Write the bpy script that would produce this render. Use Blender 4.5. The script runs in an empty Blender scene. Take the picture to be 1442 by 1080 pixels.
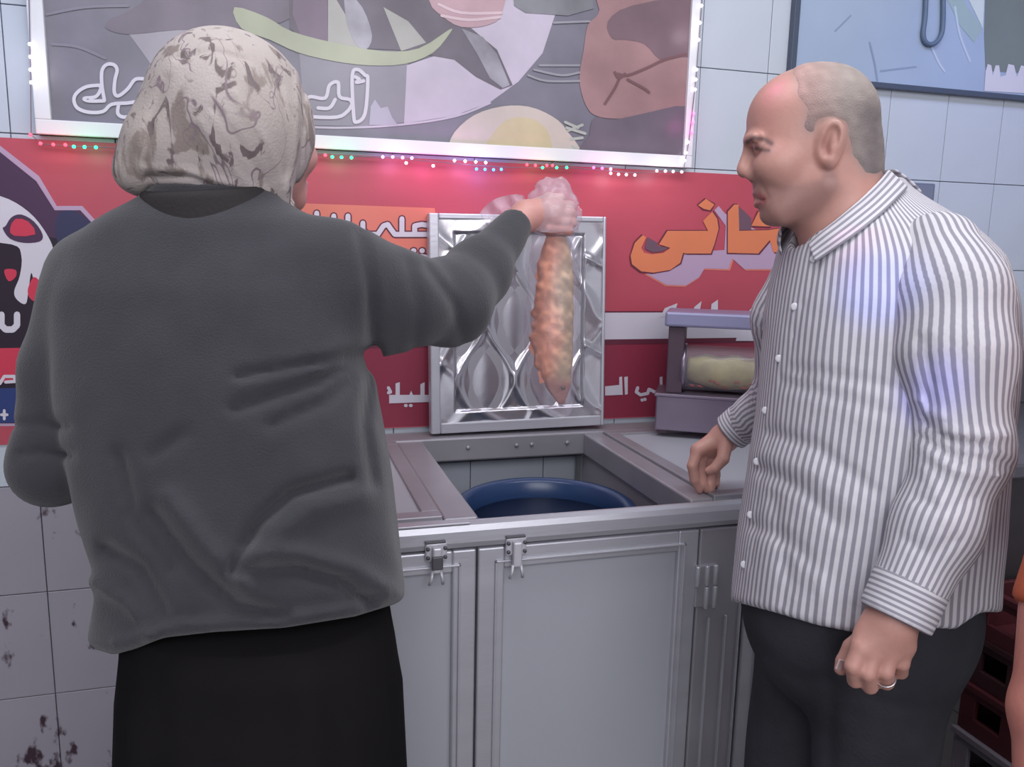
import bpy, bmesh, math, random
import numpy as np
from mathutils import Vector, Matrix
from mathutils.geometry import tessellate_polygon
random.seed(4); rng = np.random.default_rng(7)
scn = bpy.context.scene
col = scn.collection

# ------------------------------------------------------------------ camera
# world: X along the back wall (to the right), Y into the wall (its face is y = 0), Z up
F = 1150.0; W, H = 1442, 1080
YAW, PIT, ROL = math.radians(16.64), math.radians(9.82), math.radians(1.26)
CAM = np.array([0.0, -2.0, 1.40])
fw = np.array([math.sin(YAW)*math.cos(PIT), math.cos(YAW)*math.cos(PIT), -math.sin(PIT)])
r0 = np.array([math.cos(YAW), -math.sin(YAW), 0.0]); u0 = np.cross(r0, fw)
rt = r0*math.cos(ROL)+u0*math.sin(ROL); up = -r0*math.sin(ROL)+u0*math.cos(ROL)
fh = np.array([math.sin(YAW), math.cos(YAW), 0.0])
ZUP = np.array([0, 0, 1.0])
cd = bpy.data.cameras.new('camera'); co = bpy.data.objects.new('camera', cd); col.objects.link(co)
cd.sensor_fit = 'HORIZONTAL'; cd.sensor_width = 36.0; cd.lens = 36.0*F/W; cd.clip_start = 0.02
m3 = Matrix((tuple(rt), tuple(up), tuple(-fw))).transposed()
co.matrix_world = Matrix.Translation(Vector(CAM)) @ m3.to_4x4()
scn.camera = co
def ray(x, y): return fw+rt*(x-721)/F-up*(y-540)/F
WARP = [lambda d: d]
def at(x, y, d): return CAM+WARP[0](d)*ray(x, y)              # a point at a measured depth
def onY(x, y, Y): d = ray(x, y); return CAM+d*((Y-CAM[1])/d[1])
def onX(x, y, X): d = ray(x, y); return CAM+d*((X-CAM[0])/d[0])
def onZ(x, y, Z): d = ray(x, y); return CAM+d*((Z-CAM[2])/d[2])

# ------------------------------------------------------------------ world, lights, exposure
wd = bpy.data.worlds.new('world'); scn.world = wd; wd.use_nodes = True
bg = wd.node_tree.nodes['Background']; bg.inputs[0].default_value = (0.88, 0.90, 1.0, 1); bg.inputs[1].default_value = 0.85
scn.view_settings.view_transform = 'Standard'; scn.view_settings.look = 'None'
scn.view_settings.exposure = 0.0; scn.view_settings.gamma = 1.0; scn.view_settings.use_curve_mapping = False
def area(name, loc, target, sx, sy, power, colr):
    l = bpy.data.lights.new(name, 'AREA'); l.shape = 'RECTANGLE'; l.size = sx; l.size_y = sy; l.energy = power; l.color = colr
    o = bpy.data.objects.new(name, l); col.objects.link(o); o.location = loc
    o.rotation_euler = (Vector(target)-Vector(loc)).to_track_quat('-Z', 'Y').to_euler(); return o
area('ceiling_light_panel', (0.5, -1.1, 2.85), (0.5, -0.75, 0), 2.4, 0.5, 25, (0.95, 0.97, 1.0))
area('ceiling_light_panel', (0.2, -3.8, 2.55), (0.4, -0.4, 0.9), 2.4, 0.9, 44, (0.98, 0.97, 1.0))
def spot(name, loc, target, power, colr, ang, blend=0.8):
    l = bpy.data.lights.new(name, 'SPOT'); l.energy = power; l.color = colr; l.spot_size = math.radians(ang); l.spot_blend = blend; l.shadow_soft_size = 0.02
    o = bpy.data.objects.new(name, l); col.objects.link(o); o.location = loc
    o.rotation_euler = (Vector(target)-Vector(loc)).to_track_quat('-Z', 'Y').to_euler(); return o
# a coloured party lamp hanging behind the photographer
PL = (-0.4, -2.9, 2.3)
spot('party_lamp_beam', PL, tuple(at(1240, 398, 1.05)), 170, (0.10, 0.22, 1.0), 3.2, 1.0)
spot('party_lamp_beam', PL, tuple(at(1322, 538, 0.97)), 130, (0.08, 0.10, 1.0), 2.2, 1.0)
spot('party_lamp_beam', (0.3, -0.5, 2.6), tuple(at(1098, 146, 1.13)), 26, (1.0, 0.15, 0.65), 4, 1.0)
spot('party_lamp_beam', (-1.6, -0.6, 2.3), tuple(onY(15, 110, 0)), 16, (0.1, 0.35, 1.0), 26, 1.0)
spot('party_lamp_beam', (2.2, -0.9, 2.6), tuple(onY(1360, 190, 0)), 14, (0.12, 0.25, 1.0), 50, 1.0)

# ------------------------------------------------------------------ materials
def lin(c):
    return tuple(((v/255)/12.92 if v/255 <= 0.04045 else (((v/255)+0.055)/1.055)**2.4) for v in c)
MATS = {}
def mat(name, rgb, rough=0.6, metal=0.0, var=0.0, vscale=8.0, bump=0.0, bscale=60.0, emit=None, estr=0.0, alpha=1.0, trans=0.0, spec=0.5, sheen=0.0, stretch=None, coat=0.0):
    if name in MATS: return MATS[name]
    m = bpy.data.materials.new(name); m.use_nodes = True; nt = m.node_tree; b = nt.nodes['Principled BSDF']
    c = lin(rgb)+(1.0,)
    b.inputs['Base Color'].default_value = c; b.inputs['Roughness'].default_value = rough; b.inputs['Metallic'].default_value = metal
    b.inputs['Alpha'].default_value = alpha; b.inputs['Transmission Weight'].default_value = trans; b.inputs['Specular IOR Level'].default_value = spec
    b.inputs['Sheen Weight'].default_value = sheen; b.inputs['Coat Weight'].default_value = coat
    if emit: b.inputs['Emission Color'].default_value = lin(emit)+(1,); b.inputs['Emission Strength'].default_value = estr
    tc = nt.nodes.new('ShaderNodeTexCoord'); src = tc.outputs['Object']
    if stretch:
        mp = nt.nodes.new('ShaderNodeMapping'); mp.inputs['Scale'].default_value = stretch; nt.links.new(src, mp.inputs[0]); src = mp.outputs[0]
    if var > 0:
        n = nt.nodes.new('ShaderNodeTexNoise'); n.inputs['Scale'].default_value = vscale; n.inputs['Detail'].default_value = 6
        nt.links.new(src, n.inputs['Vector'])
        mx = nt.nodes.new('ShaderNodeMix'); mx.data_type = 'RGBA'
        rp = nt.nodes.new('ShaderNodeMapRange'); rp.inputs[1].default_value = 0.3; rp.inputs[2].default_value = 0.7
        nt.links.new(n.outputs[0], rp.inputs[0]); nt.links.new(rp.outputs[0], mx.inputs[0])
        mx.inputs[6].default_value = tuple(v*(1-var) for v in c[:3])+(1,); mx.inputs[7].default_value = tuple(min(1, v*(1+var)) for v in c[:3])+(1,)
        nt.links.new(mx.outputs[2], b.inputs['Base Color'])
    if bump > 0:
        n2 = nt.nodes.new('ShaderNodeTexNoise'); n2.inputs['Scale'].default_value = bscale; n2.inputs['Detail'].default_value = 4
        nt.links.new(src, n2.inputs['Vector'])
        bp = nt.nodes.new('ShaderNodeBump'); bp.inputs['Strength'].default_value = bump; bp.inputs['Distance'].default_value = 0.004
        nt.links.new(n2.outputs[0], bp.inputs['Height']); nt.links.new(bp.outputs[0], b.inputs['Normal'])
    MATS[name] = m; return m
def vcol_mat(name, rough=0.5, bump=0.0, bscale=120.0, sss=0.0):
    m = bpy.data.materials.new(name); m.use_nodes = True; nt = m.node_tree; b = nt.nodes['Principled BSDF']
    a = nt.nodes.new('ShaderNodeAttribute'); a.attribute_name = 'tint'
    tc = nt.nodes.new('ShaderNodeTexCoord')
    n = nt.nodes.new('ShaderNodeTexNoise'); n.inputs['Scale'].default_value = 35; n.inputs['Detail'].default_value = 5
    nt.links.new(tc.outputs['Object'], n.inputs['Vector'])
    mx = nt.nodes.new('ShaderNodeMix'); mx.data_type = 'RGBA'; mx.blend_type = 'MULTIPLY'; mx.inputs[0].default_value = 0.22
    nt.links.new(a.outputs['Color'], mx.inputs[6]); nt.links.new(n.outputs['Color'], mx.inputs[7]); 
    rp = nt.nodes.new('ShaderNodeMapRange'); rp.inputs[1].default_value = 0.3; rp.inputs[2].default_value = 0.7; rp.inputs[3].default_value = 0.75; rp.inputs[4].default_value = 1.15
    nt.links.new(n.outputs[0], rp.inputs[0]); nt.links.new(rp.outputs[0], mx.inputs[7])
    nt.links.new(mx.outputs[2], b.inputs['Base Color']); b.inputs['Roughness'].default_value = rough
    if sss: b.inputs['Subsurface Weight'].default_value = sss; b.inputs['Subsurface Scale'].default_value = 0.008
    if bump:
        n2 = nt.nodes.new('ShaderNodeTexNoise'); n2.inputs['Scale'].default_value = bscale; nt.links.new(tc.outputs['Object'], n2.inputs['Vector'])
        bp = nt.nodes.new('ShaderNodeBump'); bp.inputs['Strength'].default_value = bump; bp.inputs['Distance'].default_value = 0.002
        nt.links.new(n2.outputs[0], bp.inputs['Height']); nt.links.new(bp.outputs[0], b.inputs['Normal'])
    MATS[name] = m; return m

# ------------------------------------------------------------------ objects
def tag(o, label=None, cat=None, group=None, kind=None):
    if label: o['label'] = label
    if cat: o['category'] = cat
    if group: o['group'] = group
    if kind: o['kind'] = kind
    return o
def empty(name, loc, label=None, cat=None, kind=None):
    o = bpy.data.objects.new(name, None); col.objects.link(o); o.location = tuple(loc); o.empty_display_size = 0.1
    return tag(o, label, cat, None, kind)
def link(name, me, material=None, parent=None):
    o = bpy.data.objects.new(name, me); col.objects.link(o)
    if material is not None and not me.materials: me.materials.append(material)
    if parent is not None:
        o.parent = parent
        off = Vector((0, 0, 0)); p = parent
        while p is not None: off += p.location; p = p.parent
        o.location = -off                                      # mesh data are in world coordinates
    return o
def from_bm(name, bm, material, parent=None, smooth=False):
    me = bpy.data.meshes.new(name); bmesh.ops.recalc_face_normals(bm, faces=bm.faces); bm.to_mesh(me); bm.free()
    if smooth:
        for p in me.polygons: p.use_smooth = True
    return link(name, me, material, parent)
def bx(bm, x0, x1, y0, y1, z0, z1, bev=0.0, M=None):
    vs = [bm.verts.new((x, y, z)) for x in (x0, x1) for y in (y0, y1) for z in (z0, z1)]
    fs = [(0,1,3,2),(4,6,7,5),(0,4,5,1),(2,3,7,6),(0,2,6,4),(1,5,7,3)]
    faces = [bm.faces.new([vs[i] for i in f]) for f in fs]
    if bev > 0:
        es = list({e for f in faces for e in f.edges})
        r = bmesh.ops.bevel(bm, geom=es, offset=bev, segments=2, affect='EDGES', profile=0.5)
        vs = list({v for f in r['faces'] for v in f.verts} | {v for v in vs if v.is_valid})
    if M is not None:
        for v in vs: v.co = M @ v.co
def box(name, x0, x1, y0, y1, z0, z1, material, parent=None, bev=0.003, M=None):
    bm = bmesh.new(); bx(bm, x0, x1, y0, y1, z0, z1, bev, M); return from_bm(name, bm, material, parent)
def lathe(name, prof, cx, cy, material, parent=None, n=48, M=None):
    bm = bmesh.new(); rings = []
    for r, z in prof:
        rings.append([bm.verts.new((cx+r*math.cos(2*math.pi*k/n), cy+r*math.sin(2*math.pi*k/n), z)) for k in range(n)])
    for a, b in zip(rings, rings[1:]):
        for k in range(n): bm.faces.new((a[k], a[(k+1) % n], b[(k+1) % n], b[k]))
    for rg in (rings[0], rings[-1]):
        try: bm.faces.new(rg)
        except ValueError: pass
    if M is not None:
        for v in bm.verts: v.co = M @ v.co
    return from_bm(name, bm, material, parent, True)
def tube(name, pts, rad, material, parent=None, n=10, closed=False):
    bm = bmesh.new(); rings = []; pts = [Vector(p) for p in pts]; N = len(pts)
    if np.isscalar(rad): rad = [rad]*N
    nrm = None
    for i, p in enumerate(pts):
        a = pts[(i-1) % N] if closed else pts[max(i-1, 0)]; b = pts[(i+1) % N] if closed else pts[min(i+1, N-1)]
        t = (b-a).normalized()
        if nrm is None: nrm = t.orthogonal().normalized()
        nrm = (nrm-t*nrm.dot(t)).normalized(); bi = t.cross(nrm)
        rings.append([bm.verts.new(p+(nrm*math.cos(2*math.pi*k/n)+bi*math.sin(2*math.pi*k/n))*rad[i]) for k in range(n)])
    prs = list(zip(rings, rings[1:]))+([(rings[-1], rings[0])] if closed else [])
    for a, b in prs:
        for k in range(n): bm.faces.new((a[k], a[(k+1) % n], b[(k+1) % n], b[k]))
    if not closed: bm.faces.new(rings[0]); bm.faces.new(rings[-1])
    return from_bm(name, bm, material, parent, True)
def spline(pts, per=8, closed=True):
    """Catmull-Rom through 2D or 3D points"""
    pts = [np.asarray(p, float) for p in pts]; n = len(pts); out = []
    for i in range(n if closed else n-1):
        p0 = pts[(i-1) % n] if closed else pts[max(i-1, 0)]; p1 = pts[i]; p2 = pts[(i+1) % n]; p3 = pts[(i+2) % n] if closed else pts[min(i+2, n-1)]
        for k in range(per):
            t = k/per
            out.append(0.5*((2*p1)+(-p0+p2)*t+(2*p0-5*p1+4*p2-p3)*t*t+(-p0+3*p1-3*p2+p3)*t**3))
    if not closed: out.append(pts[-1])
    return out

# flat print on a sheet that lies in a plane y = Y
CLIP = [None]                                                   # (x0, x1, z0, z1) of the sheet being printed
def clip_poly(w):
    if CLIP[0] is None: return w
    for ax, lim, sg in ((0, CLIP[0][0], 1), (0, CLIP[0][1], -1), (2, CLIP[0][2], 1), (2, CLIP[0][3], -1)):
        out = []
        for a, b in zip(w, w[1:]+w[:1]):
            da, db = (a[ax]-lim)*sg, (b[ax]-lim)*sg
            if da >= 0: out.append(a)
            if (da >= 0) != (db >= 0): out.append(a+(b-a)*(da/(da-db)))
        w = out
        if not w: return w
    return w
NPR = [0]
def print_poly(name, pts, Y, material, parent, smooth=0):
    NPR[0] += 1; Y = Y-0.000025*(NPR[0] % 16)                   # every printed shape is its own thin layer
    if smooth: pts = spline(pts, smooth)
    w = clip_poly([onY(p[0], p[1], Y) for p in pts])
    tri = tessellate_polygon([[Vector((p[0], p[2], 0)) for p in w]])
    bm = bmesh.new(); vs = [bm.verts.new(tuple(p)) for p in w]
    for t in tri:
        try: bm.faces.new([vs[k] for k in t])
        except ValueError: pass
    for f in bm.faces:
        f.normal_update()
        if f.normal.y > 0: f.normal_flip()
    me = bpy.data.meshes.new(name); bm.to_mesh(me); bm.free(); return link(name, me, material, parent)
def print_stroke(name, lines, wpx, Y, material, parent, smooth=0):
    """each pixel poly-line becomes one printed ribbon wpx wide with round ends"""
    for ln in lines:
        NPR[0] += 1; Yk = Y-0.00011*(NPR[0] % 5); bm = bmesh.new()
        closed = len(ln) > 3 and tuple(ln[0]) == tuple(ln[-1])
        if smooth: ln = spline(ln[:-1] if closed else ln, smooth, closed); ln = ln+[ln[0]] if closed else ln
        ln = [np.asarray(p, float) for p in ln]; k = 0
        for a, b in zip(ln, ln[1:]):
            d = b-a; L = np.hypot(*d)
            if L < 1e-6: continue
            nn = np.array([-d[1], d[0]])/L*wpx/2
            q = [onY(*p, Yk-0.00001*(k % 5)) for p in (a+nn, b+nn, b-nn, a-nn)]
            bm.faces.new([bm.verts.new(tuple(p)) for p in q]); k += 1
        for k, p in enumerate(ln):
            bm.faces.new([bm.verts.new(tuple(onY(p[0]+wpx/2*math.cos(t), p[1]+wpx/2*math.sin(t), Yk+0.00001+0.00001*(k % 5)))) for t in np.linspace(0, 2*math.pi, 9)[:-1]])
        for f in bm.faces:
            f.normal_update()
            if f.normal.y > 0: f.normal_flip()
        me = bpy.data.meshes.new(name); bm.to_mesh(me); bm.free(); link(name, me, material, parent)

# ------------------------------------------------------------------ signed-distance modelling
def nets(fn, lo, hi, h):
    """surface nets: the zero level of fn (N,3)->(N,) as vertices and quads"""
    lo = np.asarray(lo, float); hi = np.asarray(hi, float); n = np.ceil((hi-lo)/h).astype(int)+1
    ax = [lo[i]+h*np.arange(n[i]) for i in range(3)]
    V = np.empty(tuple(n), np.float32)
    st = max(1, int(400000//(n[1]*n[2])))
    for i in range(0, n[0], st):
        g = np.stack(np.meshgrid(ax[0][i:i+st], ax[1], ax[2], indexing='ij'), -1)
        V[i:i+st] = fn(g.reshape(-1, 3)).reshape(g.shape[:3])
    V[0] = V[-1] = 1e-3; V[:, 0] = V[:, -1] = 1e-3; V[:, :, 0] = V[:, :, -1] = 1e-3
    S = V < 0
    c = [S[i:n[0]-1+i, j:n[1]-1+j, k:n[2]-1+k] for i in (0, 1) for j in (0, 1) for k in (0, 1)]
    cnt = sum(x.astype(np.int8) for x in c); mask = (cnt > 0) & (cnt < 8)
    I = np.argwhere(mask); idx = np.full(mask.shape, -1, np.int64); idx[mask] = np.arange(len(I))
    off = np.array([(i, j, k) for i in (0, 1) for j in (0, 1) for k in (0, 1)])
    vals = np.stack([V[I[:, 0]+o[0], I[:, 1]+o[1], I[:, 2]+o[2]] for o in off], 1)
    acc = np.zeros((len(I), 3)); num = np.zeros(len(I))
    for a in range(8):
        for b in range(a+1, 8):
            if abs(off[a]-off[b]).sum() != 1: continue
            va, vb = vals[:, a], vals[:, b]; m = (va < 0) != (vb < 0)
            t = np.where(m, va/np.where(m, va-vb, 1), 0)
            acc += np.where(m[:, None], off[a]+t[:, None]*(off[b]-off[a]), 0); num += m
    P = lo+h*(I+acc/num[:, None])
    Q = []
    for d in range(3):
        e1, e2 = (d+1) % 3, (d+2) % 3
        sl0 = [slice(None)]*3; sl1 = [slice(None)]*3; sl0[d] = slice(0, n[d]-1); sl1[d] = slice(1, n[d])
        A = S[tuple(sl0)]; B = S[tuple(sl1)]; E = np.argwhere(A != B)
        E = E[(E[:, e1] > 0) & (E[:, e2] > 0) & (E[:, e1] < n[e1]-1) & (E[:, e2] < n[e2]-1)]
        flip = A[E[:, 0], E[:, 1], E[:, 2]]
        def cell(da, db):
            X = E.copy(); X[:, e1] += da; X[:, e2] += db; return idx[X[:, 0], X[:, 1], X[:, 2]]
        q = np.stack([cell(-1, -1), cell(0, -1), cell(0, 0), cell(-1, 0)], 1)
        q[~flip] = q[~flip][:, ::-1]; Q.append(q)
    Q = np.concatenate(Q); return P, Q[(Q >= 0).all(1)]
def net_mesh(name, pieces, material, parent=None, tint=None, uv=None):
    """pieces: list of (P, Q) joined into one smooth mesh; tint/uv: functions of the points"""
    P = np.concatenate([p for p, q in pieces]); k = 0; Q = []
    for p, q in pieces: Q.append(q+k); k += len(p)
    Q = np.concatenate(Q)
    me = bpy.data.meshes.new(name); me.from_pydata(P.tolist(), [], Q.tolist()); me.update()
    me.polygons.foreach_set('use_smooth', np.ones(len(me.polygons), bool))
    if tint is not None:
        a = me.attributes.new('tint', 'FLOAT_COLOR', 'POINT'); c = np.ones((len(P), 4), np.float32); c[:, :3] = tint(P); a.data.foreach_set('color', c.ravel())
    if uv is not None:
        a = me.attributes.new('weave', 'FLOAT_VECTOR', 'POINT'); a.data.foreach_set('vector', uv(P).astype(np.float32).ravel())
    return link(name, me, material, parent)
def smin(a, b, k):
    h = np.clip(0.5+0.5*(b-a)/k, 0, 1); return b*(1-h)+a*h-k*h*(1-h)
def smax(a, b, k): return -smin(-a, -b, k)
def cap(P, a, b, ra, rb):
    ba = b-a; L = max(ba@ba, 1e-12); t = np.clip(((P-a)@ba)/L, 0, 1)
    q = P-a-t[:, None]*ba; return np.sqrt((q*q).sum(1))-(ra+(rb-ra)*t)
def ell(P, c, rad, A):
    """ellipsoid, A = three row axes"""
    q = (P-c)@np.asarray(A).T; r = np.asarray(rad); k0 = np.sqrt(((q/r)**2).sum(1)); k1 = np.sqrt(((q/(r*r))**2).sum(1))
    return k0*(k0-1)/np.maximum(k1, 1e-9)
def chain(P, pts, k=0.01):
    """pts: list of (px, py, depth, radius_px) -> union of tapered capsules"""
    d = None
    for (x0, y0, d0, a), (x1, y1, d1, b) in zip(pts, pts[1:]):
        e = cap(P, at(x0, y0, d0), at(x1, y1, d1), a*WARP[0](d0)/F, b*WARP[0](d1)/F); d = e if d is None else smin(d, e, k)
    return d
def pix(P):
    v = P-CAM; z = v@fw; return 721+F*(v@rt)/z, 540-F*(v@up)/z, z
def seg2(x, y, pts):
    d = np.full(x.shape, 1e9)
    for (a, b), (c, e) in zip(pts, pts[1:]):
        ux, uy = c-a, e-b; t = np.clip(((x-a)*ux+(y-b)*uy)/(ux*ux+uy*uy), 0, 1); d = np.minimum(d, np.hypot(x-a-t*ux, y-b-t*uy))
    return d
def poly2(x, y, pts):
    d = seg2(x, y, list(pts)+[pts[0]]); ins = np.zeros(x.shape, bool); n = len(pts)
    for i in range(n):
        (a, b), (c, e) = pts[i], pts[(i+1) % n]
        if b == e: continue
        ins ^= ((b > y) != (e > y)) & (x < (c-a)*(y-b)/(e-b)+a)
    return np.where(ins, -d, d)
class Loft:
    """rows (px_left, px_right, py, depth, half_depth): superelliptic sections stacked along Z"""
    def __init__(s, rows, n=2.4):
        R = []
        for l, r, y, d, b in rows:
            c = at((l+r)/2, y, d); R.append((c[2], c@r0, c@fh, (r-l)/2*WARP[0](d)/F, b))
        R = np.array(sorted(R)); zz = np.linspace(R[0, 0], R[-1, 0], 240); T = np.stack([np.interp(zz, R[:, 0], R[:, i]) for i in range(1, 5)], 1)
        ker = np.exp(-np.linspace(-2, 2, 17)**2); ker /= ker.sum()
        Tp = np.pad(T, ((8, 8), (0, 0)), 'edge'); s.T = np.stack([np.convolve(Tp[:, i], ker, 'valid') for i in range(4)], 1); s.z = zz; s.n = n
    def get(s, z): return [np.interp(z, s.z, s.T[:, i]) for i in range(4)]
    def st(s, P):
        cs, cf, a, b = s.get(P[:, 2]); return P@r0-cs, P@fh-cf, a, b
    def sdf(s, P):
        x, y, a, b = s.st(P); rho = ((np.abs(x)/a)**s.n+(np.abs(y)/b)**s.n)**(1/s.n)
        d = (rho-1)*np.minimum(a, b); return np.maximum(d, np.maximum(P[:, 2]-s.z[-1], s.z[0]-P[:, 2]))
    def theta(s, P):
        x, y, a, b = s.st(P); return np.arctan2(y/b, x/a)
def wob(P, freq, seed, k=6):
    """smooth wobble from a few sines"""
    g = np.random.default_rng(seed); d = np.zeros(len(P))
    for _ in range(k):
        v = g.normal(size=3); v *= freq/np.linalg.norm(v)*g.uniform(0.6, 1.5); d += np.sin(P@v+g.uniform(0, 6.28))
    return d/k
def bounds(pts, pad):
    a = np.array([at(*p) for p in pts]); return a.min(0)-pad, a.max(0)+pad

# ================================================================== THE SETTING
tile_m = mat('glazed_tile', (196, 203, 214), 0.22, var=0.05, vscale=3, spec=0.5)
tile_d = mat('stained_shaded_tile', (158, 153, 164), 0.35, var=0.06, vscale=3)  # stains over a base colour darkened to imitate dimmer light low down
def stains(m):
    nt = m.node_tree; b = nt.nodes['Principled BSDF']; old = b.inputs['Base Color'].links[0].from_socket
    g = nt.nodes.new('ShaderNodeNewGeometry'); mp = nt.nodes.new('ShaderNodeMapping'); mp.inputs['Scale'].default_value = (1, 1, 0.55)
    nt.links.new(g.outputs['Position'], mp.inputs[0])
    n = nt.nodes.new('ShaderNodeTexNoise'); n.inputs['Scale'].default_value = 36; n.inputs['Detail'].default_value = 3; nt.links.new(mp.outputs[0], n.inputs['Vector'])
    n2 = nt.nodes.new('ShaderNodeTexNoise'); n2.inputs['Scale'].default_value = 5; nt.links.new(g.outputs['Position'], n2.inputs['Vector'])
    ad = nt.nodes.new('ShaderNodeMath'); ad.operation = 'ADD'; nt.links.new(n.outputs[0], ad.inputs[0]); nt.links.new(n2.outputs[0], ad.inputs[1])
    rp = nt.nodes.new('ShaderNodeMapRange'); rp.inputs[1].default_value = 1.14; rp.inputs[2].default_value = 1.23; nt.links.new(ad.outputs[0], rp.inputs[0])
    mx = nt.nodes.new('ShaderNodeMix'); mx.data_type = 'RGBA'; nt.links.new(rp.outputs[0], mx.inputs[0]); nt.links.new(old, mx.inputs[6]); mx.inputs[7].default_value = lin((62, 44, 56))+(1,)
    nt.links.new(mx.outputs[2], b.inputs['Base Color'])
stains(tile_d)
grout = mat('grout', (120, 122, 134), 0.9)
wall = tag(box('wall_back', -2.2, 3.0, 0.008, 0.15, 0, 2.95, grout, None, 0), kind='structure')
TW, TH = 0.2, 0.255
bm = bmesh.new(); bx(bm, 0.001, TW-0.001, 0.0, 0.01, 0.001, TH-0.001, 0.0012); tme = bpy.data.meshes.new('tile'); bm.to_mesh(tme); bm.free(); tme.materials.append(tile_m)
for i in range(-7, 14):
    for j in range(0, 11):
        x = 0.09+TW*i; z = 0.072+TH*j
        if (-0.40 < x < 0.80 and z > 1.62) or (-0.4 < x < 1.3 and 0.95 < z < 1.33): continue     # nothing shows behind the sheets
        o = bpy.data.objects.new('tile', tme); col.objects.link(o); o.parent = wall; o.location = (x, 0, z)
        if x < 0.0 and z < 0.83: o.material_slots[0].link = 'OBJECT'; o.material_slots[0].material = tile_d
floor_m = mat('floor_tile', (120, 112, 108), 0.4, var=0.1, vscale=4)
nt = floor_m.node_tree; br = nt.nodes.new('ShaderNodeTexBrick'); br.offset = 0; br.inputs['Scale'].default_value = 1; br.inputs['Brick Width'].default_value = 0.4; br.inputs['Row Height'].default_value = 0.4; br.inputs['Mortar Size'].default_value = 0.004
tcn = nt.nodes.new('ShaderNodeTexCoord'); nt.links.new(tcn.outputs['Object'], br.inputs['Vector'])
br.inputs['Color1'].default_value = lin((128, 120, 116))+(1,); br.inputs['Color2'].default_value = lin((112, 106, 104))+(1,); br.inputs['Mortar'].default_value = lin((60, 58, 58))+(1,)
nt.links.new(br.outputs[0], nt.nodes['Principled BSDF'].inputs['Base Color'])
tag(box('floor', -2.2, 3.0, -4.2, 0.15, -0.1, 0, floor_m, None, 0), kind='structure')
plaster = mat('plaster', (205, 207, 212), 0.8, var=0.04)
tag(box('ceiling', -2.2, 3.0, -4.2, 0.15, 2.95, 3.05, plaster, None, 0), kind='structure')
tag(box('wall_left', -2.3, -2.2, -4.2, 0.15, 0, 3.0, plaster, None, 0), kind='structure')
tag(box('wall_right', 3.0, 3.1, -4.2, 0.15, 0, 3.0, plaster, None, 0), kind='structure')

# ================================================================== RED SHOP BANNER ON THE WALL
def flat(name, rgb, rough=0.42, var=0.0, vs=5): return mat(name, rgb, rough, var=var, vscale=vs, spec=0.35)
red = flat('print_red', (188, 80, 96), 0.35, 0.10, 2.5); deep = flat('print_deep_red', (146, 54, 76)); white_p = flat('print_white', (214, 208, 220)); black_p = flat('print_black', (40, 26, 44)); navy_p = flat('print_navy', (52, 52, 86)); plum_p = flat('print_plum', (74, 48, 78))
orange_p = flat('print_orange', (224, 130, 92), 0.4, 0.05); peach_p = flat('print_peach', (226, 128, 112), 0.4, 0.08); lilac_p = flat('print_lilac', (186, 158, 186)); grey_p = flat('print_grey', (112, 84, 100)); maroon_p = flat('print_maroon', (106, 48, 66)); teal_p = flat('print_teal', (80, 140, 160)); pink_p = flat('print_pink', (206, 58, 84)); blue_p = flat('print_blue', (46, 62, 120))
bn = empty('wall_banner', (0.5, 0, 0.94), 'long red shop banner with Arabic lettering and round emblem, on the tiles behind the counter', 'banner')
box('vinyl_sheet', -1.1, 1.58, -0.004, -0.001, 0.935, 1.592, red, bn, 0)
Y1, Y2, Y3, Y4, Y5 = -0.0046, -0.0052, -0.0058, -0.0064, -0.0070
# white and dark bands of the lower part
def band(name, z0, z1, x0, x1, m, y): return box(name, x0, x1, y, y+0.0004, z0, z1, m, bn, 0)
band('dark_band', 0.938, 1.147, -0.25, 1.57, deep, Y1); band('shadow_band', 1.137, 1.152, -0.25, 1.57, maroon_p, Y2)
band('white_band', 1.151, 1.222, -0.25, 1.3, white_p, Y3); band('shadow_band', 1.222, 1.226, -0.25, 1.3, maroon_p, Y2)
# emblem at the far left
CLIP[0] = (-1.09, 1.57, 0.94, 1.588)
def both(pts): return pts+[(-130-x, y) for x, y in reversed(pts)]       # the emblem goes on symmetrically past the picture's edge
print_poly('emblem_edge', both([(-60,150),(0,205),(55,248),(80,290),(116,290),(155,333),(165,420),(150,600)]), Y1, lilac_p, bn)
print_poly('emblem_field', both([(-60,160),(0,214),(51,255),(77,296),(113,296),(150,336),(160,420),(148,596)]), Y2, plum_p, bn)
print_poly('emblem_field', both([(-60,330),(40,330),(150,345),(156,420),(146,594)]), Y3, black_p, bn)
print_poly('emblem_field', [(84,300),(110,300),(150,340),(150,380),(100,370),(78,330)], Y3, navy_p, bn, 3)
print_poly('emblem_ring', both([tuple(q) for q in spline([(-62,268),(0,276),(40,298),(66,330),(76,360),(66,400),(58,392),(50,402),(44,384),(40,410),(36,428),(24,422),(20,410),(28,388),(30,360),(16,344),(-62,338)], 4, False)]), Y4-0.0004, white_p, bn)
print_poly('emblem_patch', [(8,318),(16,306),(30,302),(48,312),(60,330),(56,340),(34,342),(14,336),(4,322)], Y5-0.0004, plum_p, bn, 3)
print_poly('emblem_patch', [(14,322),(22,308),(40,312),(50,330),(20,332)], -0.0080, pink_p, bn, 2)
print_poly('emblem_spot', [(40,404),(48,390),(58,400),(58,416),(48,424),(40,416)], Y5, pink_p, bn, 4)
print_poly('emblem_spot', [(6,380),(22,380),(22,390),(12,396)], Y5, pink_p, bn, 3)
print_poly('emblem_leaf', [(82,366),(92,346),(108,336),(120,340),(112,352),(98,362)], Y4, teal_p, bn, 4)
print_stroke('lettering', [[(-22,443),(-22,460),(-18,466)],[(2,443),(2,458),(8,464),(18,464),(24,458),(24,443)]], 9, Y4, white_p, bn)
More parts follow.
